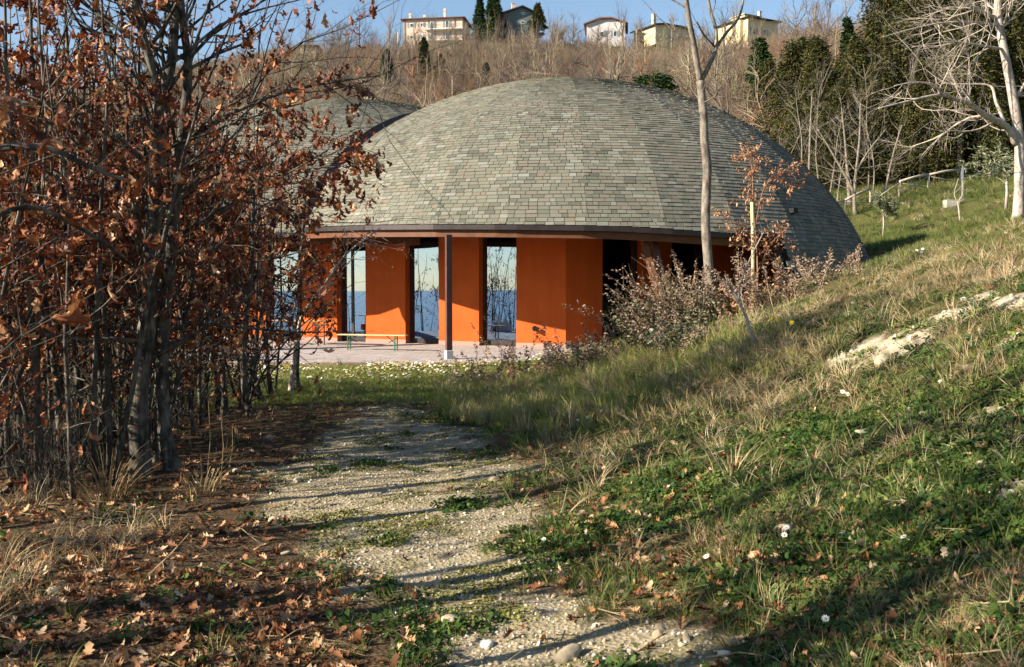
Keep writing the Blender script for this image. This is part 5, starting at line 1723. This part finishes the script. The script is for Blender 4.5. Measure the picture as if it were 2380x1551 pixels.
# ------------------------------------------------------------------ countable things on the ground near the camera
rng = random.Random(77)
lm = [leaf_mesh('fallen_leaf', 10 + s, M['oakleaf_i'], (.4, .8, .25, 1.3, .6, .3)[s], (.15, .4, .8, .2, .1, 1.0)[s]) for s in range(6)]
cnt = 0
while cnt < 300:
    Y1 = 3.6 * (8.0 / 3.6) ** rng.random(); x = rng.uniform(-.55, .55) * Y1
    L_, R__, W_ = litter_zone(np.array([x]), np.array([Y1])); pmv = path_mask(np.array([x]), np.array([Y1]))[0]
    if rng.random() > min(1, L_[0] * .7 + R__[0] * .5 + W_[0] * .5 + .1) * (1 - .9 * pmv): continue
    o = link('fallen_leaf', lm[rng.randrange(6)], label='single dry brown oak leaf lying on the ground near the camera', cat='leaf', group='fallen oak leaves nearest the camera')
    s = rng.uniform(.06, .115)
    o.location = (x, Y1, gz(x, Y1) + .014); o.scale = (s, s, s); o.rotation_euler = (rng.gauss(0, .3), rng.gauss(0, .3), rng.uniform(0, 6.28)); cnt += 1
sm = [stone_mesh('stone', 30 + s, M['stone']) for s in range(5)]
stones = [(625, 1025, .085, 'largest rounded grey stone, at the left edge of the path below the trunks'), (762, 1070, .05, 'flat grey stone lying on the left half of the path'),
          (549, 1098, .045, 'white angular stone just left of the path near the curved oak'), (637, 1212, .05, 'white upright stone on the left edge of the path'),
          (665, 1290, .035, 'small pale stone on the left side of the path, beside leaves'), (690, 1120, .04, 'white flat stone left of the grassy tuft in the path'),
          (1150, 1120, .06, 'long white flat stone at the right edge of the path'), (1320, 1530, .06, 'big pale stone at the bottom edge of the path'),
          (1050, 1450, .05, 'half buried pale stone low in the middle of the path'), (1130, 1505, .035, 'small white stone near the bottom of the path'),
          (128, 1380, .05, 'white round stone in the leaf litter at lower left'), (1100, 1490, .03, 'small rounded stone beside the half buried pale stone'),
          (1820, 1245, .06, 'white stone cluster lying in the green of the bank'), (2120, 1270, .03, 'small white stone far right in the clover'),
          (2005, 1015, .05, 'pale stone in the middle of the bank'), (2050, 845, .09, 'chunk of white chalk at the lower end of the bare patch'), (1560, 900, .03, 'small white stone on the mound')]
for i, (px, py, s, lab) in enumerate(stones):
    q = ground_at(px, py, 2.5)
    o = link('stone', sm[i % 5], label=lab, cat='stone', group='larger pale stones')
    o.location = q + Vector((0, 0, s * .15)); o.scale = (s, s, s * .9); o.rotation_euler = (rng.gauss(0, .2), rng.gauss(0, .2), rng.uniform(0, 6))
dm = daisy_mesh('daisy_flower')
dz = [(1268, 1268), (1400, 1310), (1655, 1312), (1735, 915), (1958, 918), (1962, 928), (1372, 975), (1340, 985), (2140, 590), (2146, 582), (2128, 588), (2100, 600), (2117, 1272), (1825, 1252), (1832, 1246), (1915, 1455), (2098, 955), (1405, 962)]
for i, (px, py) in enumerate(dz):
    q = ground_at(px, py + 8, 2.5); s = max(1.0, min(3.0, .45 * q.y))
    s = 1.1 if q.y < 8 else (1.45 if q.y < 12 else 1.9)
    o = link('daisy_flower', dm, label='single white daisy with a yellow centre on the grassy bank', cat='flower', group='single daisies on the bank')
    o.location = q; o.scale = (s, s, s); o.rotation_euler = (.7 + rng.gauss(0, .2), rng.gauss(-.3, .2), rng.gauss(0, .4))
# yellow flowers
b = MB(); b.tube([(0, 0, -.02), (0, 0, .07)], .0015, 4, mi=1); b.tube([(0, 0, .068), (0, 0, .078), (0, 0, .084)], [.012, .016, .008], 9)
ym = b.build('yellow_flower', [M['yolk'], M['grass']])
for i, (px, py) in enumerate(((1840, 795), (1795, 772), (1812, 776))):
    q = ground_at(px, py, 2.5)
    o = ym if i == 0 else link('yellow_flower', ym.data)
    tag(o, 'yellow flower among dry grass, ' + ('lowest and largest of the three' if i == 0 else ('leftmost of the three' if i == 1 else 'middle one of the three')), 'flower', 'three yellow flowers')
    s = 2.2 if i == 0 else 1.6; o.location = q; o.scale = (s, s, s * 1.3)
# arching dry grass clump and single stalks at the left verge
def grass_clump(label, px, py, n, h, seed, lean=.6, w=.008):
    q = ground_at(px, py, 2.5)
    me = tuft_mesh('dry_grass_clump', n, h, w, .14, lean, M['straw'], seed)
    o = link('dry_grass_clump', me, label=label, cat='grass clump'); o.location = q; return o
grass_clump('big arching clump of tan dry grass before the forked oak', 250, 1170, 90, .62, 801)
grass_clump('smaller tan dry grass clump below the foot of the curved oak', 470, 1150, 40, .42, 802)
grass_clump('dry yellowish tuft on the bank below the mound', 1700, 1110, 50, .35, 804, .5, .006)
for i, (x0, y0, x1, y1, lab) in enumerate(((480, 1120, 484, 925, 'left one of the three thin upright reeds beside the curved oak'), (512, 1130, 512, 945, 'middle one of the three thin upright reeds beside the curved oak'), (528, 1100, 540, 990, 'right and shortest of the three thin reeds beside the curved oak'),
                                          (325, 1350, 440, 1240, 'long pale stalk leaning over the leaf litter at lower left'), (1640, 1530, 1780, 1551, 'pale straight stalk lying at the bottom right of the path'))):
    q = ground_at(x0, y0, 2.5); Yq = q.y
    e = P(x1, y1, Yq + (.0 if i < 4 else .3)); 
    if i == 4: e = ground_at(x1, min(y1, 1551), 2.5) + Vector((0, 0, .03)); q = q + Vector((0, 0, .02))
    mid = (q + e) / 2 + Vector((.02, .02, 0))
    b = MB(); b.tube([Vector((0, 0, -.02)), mid - q, e - q], [.004, .0035, .002], 5)
    o = b.build('dry_stalk', M['straw']); o.location = q; tag(o, lab, 'stalk')

# ------------------------------------------------------------------ hillside thicket
def bush_mesh(name, seed, Hh, stems, m, kids=(6, 5), spread=.7, lev=2, r=.035, up=.03):
    rng = random.Random(seed); out = dict(seg=[], tip=[])
    for i in range(stems):
        a = rng.uniform(0, 2 * pi); d = Vector((cos(a) * spread * rng.random(), sin(a) * spread * rng.random(), 1)).normalized()
        branch(rng, Vector((rng.gauss(0, .12) * Hh * .3, rng.gauss(0, .12) * Hh * .3, -.2)), d, Hh * rng.uniform(.45, .7), r, lev, out, .16, up, kids, .8, .3, .55)
    return seg_mesh(name, out['seg'], m, 3)
cg_bush = proto_collection('thicket_bush', [bush_mesh('thicket_bush', 900 + s, 5.2, 7, M['bark_far'] if s not in (1, 4) else M['bark_red'], r=.042) for s in range(7)])
def dense(n, x0, x1, y0, y1, seed):
    g_ = np.random.default_rng(seed)
    Y_ = y0 + (y1 - y0) * g_.random(n); s = g_.uniform(x0, x1, n)
    return s * Y_, Y_, g_
X, Y_, g_ = dense(6500, -.58, .62, 62, 245, 14)
s_ = X / Y_
keep = (g_.random(len(X)) < .9) & ~((s_ > .26) & (Y_ < 78)) & ~((np.abs(s_) < .35) & (Y_ < 74) & (s_ > -.1)) & (Y_ < 229)
Z = hgt(X, Y_)
k = keep
n = k.sum()
scatter('hillside_thicket', cg_bush, np.stack([X[k], Y_[k], Z[k]], -1), np.stack([g_.normal(0, .08, n), g_.normal(0, .08, n), g_.random(n) * 6.3], -1), (.55 + .55 * g_.random(n)) * (1 + .4 * sstep(90, 150, Y_[k]) - .75 * sstep(180, 215, Y_[k])), g_.integers(0, 7, n),
        'leafless brown scrub and trees covering the hillside', 'thicket')
# thicket understorey of green-brown bushes
def blob_mesh(name, seed, m, R_=1.2, n=420, leaf=.2):
    g2 = np.random.default_rng(seed)
    v = g2.normal(size=(n, 3)); v /= np.linalg.norm(v, axis=1, keepdims=True); v *= (g2.random((n, 1)) ** .35) * R_ * (.8 + .4 * g2.random((n, 1))); v[:, 2] = np.abs(v[:, 2]) * .9
    tv = np.array([(-.2, 0, 0), (.2, 0, 0), (.25, .6, .1), (0, 1, 0), (-.25, .6, .1)])
    return stamp(name, tv, [np.array([(0, 1, 2, 3, 4)])], v, euler_mats(g2.normal(0, .9, n), g2.normal(0, .9, n), g2.random(n) * 6.3), leaf * g2.uniform(.5, 1.3, n), m)
M['scrubleaf'] = rand_mat('scrub_leaves', [(0, (.03, .026, .014)), (.4, (.07, .06, .03)), (.7, (.06, .075, .025)), (1, (.17, .13, .07))], .9, attr='rnd')
M['scrubgreen'] = rand_mat('scrub_green', [(0, (.02, .03, .01)), (.5, (.06, .075, .02)), (1, (.13, .13, .045))], .9, attr='rnd')
cg_blob = proto_collection('scrub_bush', [blob_mesh('scrub_bush', 950 + s, M['scrubleaf'] if s else M['scrubgreen'], 1.2, 700, .14) for s in range(4)])
X, Y_, g_ = dense(4200, -.58, .62, 64, 230, 16)
s_ = X / Y_; k = ~((s_ > .26) & (Y_ < 72)) & (Y_ < 222); n = k.sum()
scatter('hillside_undergrowth', cg_blob, np.stack([X[k], Y_[k], hgt(X, Y_)[k]], -1), np.stack([g_.normal(0, .1, n), g_.normal(0, .1, n), g_.random(n) * 6.3], -1), .6 + 1.3 * g_.random(n) ** 2, g_.integers(0, 4, n), 'low brown-green undergrowth on the hillside', 'undergrowth')
# understorey inside the near oak thicket
cg_near = proto_collection('thicket_twigs', [bush_mesh('thicket_twigs', 970 + s, 1.5, 7, M['bark'], (4, 3), .7, 1, .006) for s in range(4)])
rngg = np.random.default_rng(17)
Y_ = 8 * (20 / 8) ** rngg.random(420); X = Y_ * rngg.uniform(-.6, -.2, 420)
k = (X < np.interp(Y_, [7, 10, 14, 18, 21, 28], [-3.7, -4.0, -4.3, -4.6, -6.2, -10])) & (X > -12); n = k.sum()
scatter('thicket_underwood', cg_near, np.stack([X[k], Y_[k], hgt(X, Y_)[k]], -1), np.stack([rngg.normal(0, .1, n), rngg.normal(0, .1, n), rngg.random(n) * 6.3], -1), .6 + .7 * rngg.random(n), rngg.integers(0, 4, n), 'tangle of thin twigs under the oaks', 'underwood')

# pale upright poplars below the pink house
def poplar(seed, Hh):
    rg = random.Random(seed); t = empty('poplar_tree', (0, 0, 0), label='pale upright bare poplar on the slope between the pink house and the dome', cat='tree', group='pale poplars on the slope')
    out = dict(seg=[], tip=[]); b = MB(); pts, _ = walk(rg, Vector((0, 0, -.3)), Vector((0, 0, 1)), Hh, 7, .03, .02)
    b.tube(pts, [.08 * (1 - .8 * i / 7) for i in range(8)], 5); b.build('trunk', M['bark_far'], t, smooth=True)
    for j in range(22):
        i = rg.randrange(0, 7); branch(rg, pts[i], rnd_dir(rg, Vector((0, 0, 1)), rg.uniform(.15, .4)), Hh * .38 * rg.uniform(.6, 1.1), .045, 1, out, .1, .2, (5,), .4)
    link('branches', seg_mesh('branches', out['seg'], M['bark_far'], 3), t)
    return t
pp_ = [poplar(270, 9), poplar(271, 7.5)]
rg = random.Random(6)
for i, px in enumerate((905, 930, 950, 962, 975, 992, 1008, 1022, 1040, 1052, 1066, 1090, 1105, 1130, 1160, 1178, 1195, 1215, 1238, 1262, 1290, 1420, 1450, 1520, 1700, 1740, 1765)):
    Y_ = rg.uniform(135, 185); q = P(px, 300, Y_); s_ = rg.uniform(.7, 1.15)
    if i < 2: pp_[i].location = (q.x, Y_, gz(q.x, Y_)); pp_[i].scale = (s_,) * 3
    else: copy_tree(pp_[i % 2], (q.x, Y_, gz(q.x, Y_)), rg.uniform(0, 6), s_)
# round-crowned bare trees spread over the hill
def hill_tree(seed, Hh, m):
    rg = random.Random(seed); t = empty('hillside_tree', (0, 0, 0), label='leafless round-crowned tree among the scrub of the hillside', cat='tree', group='bare trees spread over the hillside')
    out = dict(seg=[], tip=[]); b = MB(); pts, _ = walk(rg, Vector((0, 0, -.3)), Vector((rg.gauss(0, .1), rg.gauss(0, .1), 1)).normalized(), Hh * .62, 6, .1, .02)
    b.tube(pts, [.17 * (1 - .75 * i / 6) for i in range(7)], 6); b.build('trunk', m, t, smooth=True)
    for j in range(20):
        i = rg.randrange(1, 7); branch(rg, pts[min(6, i)], rnd_dir(rg, Vector((0, 0, 1)), rg.uniform(.2, 1.2)), Hh * .36 * rg.uniform(.6, 1.2), .06, 2, out, .2, .08, (5, 5), .7, .35, .55)
    link('branches', seg_mesh('branches', out['seg'], m, 3), t)
    return t
ht = [hill_tree(280, 9, M['bark_far']), hill_tree(281, 10, M['bark_ridge']), hill_tree(282, 8, M['bark_far']), hill_tree(283, 7, M['bark_red']), hill_tree(284, 9, M['bark_far'])]
rg = random.Random(8)
hs = [(rg.uniform(560, 2350), rg.uniform(72, 190)) for _ in range(215)] + [(rg.uniform(560, 1900), rg.uniform(205, 231)) for _ in range(70)]
hn = 0
for i, (px, Y_) in enumerate(hs):
    q = P(px, 300, Y_)
    if px > 1780 and Y_ < 78: continue
    if 930 < px < 1095 and Y_ > 200 or 1160 < px < 1260 and Y_ > 205 or 1355 < px < 1455 and Y_ > 212 or 1510 < px < 1605 and Y_ > 212 or 1690 < px < 1810 and Y_ > 180: s_ = rg.uniform(.3, .45)
    elif Y_ < 150: s_ = rg.uniform(.8, 1.3)
    else: s_ = rg.uniform(.65, 1.1)
    if hn < 5: ht[hn].location = (q.x, Y_, gz(q.x, Y_)); ht[hn].scale = (s_,) * 3
    else: copy_tree(ht[hn % 5], (q.x, Y_, gz(q.x, Y_)), rg.uniform(0, 6), s_)
    hn += 1
# ridge trees one can tell apart
ridge = [(835, 118, 200, 25, 'dark bare round-crowned tree on the ridge left of the pink house', 10, 0), (790, 130, 195, 60, 'wide leafless tree at the left end of the ridge', 9, -8),
         (1080, 118, 222, 52, 'bare tree directly behind the right end of the pink house', 8, 4), (1235, 118, 200, 78, 'dark bare tree standing before the grey house', 9, 4),
         (1330, 120, 215, 40, 'bare lilac-brown tree between the grey and white houses', 9, 4), (1180, 112, 205, 68, 'low dark bare tree below the cedar', 9, 5),
         (1410, 112, 205, 72, 'bare tree before the white house', 8, 3), (1480, 112, 218, 50, 'bare tree right of the white house', 8, 0), (1560, 105, 222, 38, 'bare tree behind the low yellow house', 8, 5),
         (1690, 110, 212, 45, 'bare tree left of the large yellow house', 8, 3), (1820, 105, 215, 40, 'dark bare tree behind the large yellow house', 8, -10),
         (1890, 170, 150, 20, 'tall bare tree on the skyline right of the yellow house', 12, 4), (1960, 180, 140, -10, 'tall bare tree on the skyline above the ivy-clad trunks', 12, 6), (2040, 190, 135, -20, 'tall bare tree rising from the upper edge of the conifer belt', 12, 0),
         (2130, 180, 130, -30, 'tall bare tree on the skyline behind the right conifers', 12, 0), (2240, 190, 125, -40, 'tall bare tree behind the tallest conifers on the right', 12, 0), (1500, 160, 140, 95, 'pale bare tree on the slope below the white house', 8, 0), (1600, 170, 130, 100, 'pale bare tree on the slope behind the slender trunk', 8, 0)]
for i, (px, py, Y_, top, lab, nb, ln) in enumerate(ridge):
    bare(px, py, Y_, top, 600 + i, .10 + .0004 * Y_, ln, lab, kids=(6, 5), nbr=nb + 14, m=M['bark_ridge'] if i in (0, 1, 3, 5, 6, 10) else M['bark_far'], blen=(py - top) * mpx(Y_) * .5)
print('objects', len(bpy.data.objects))
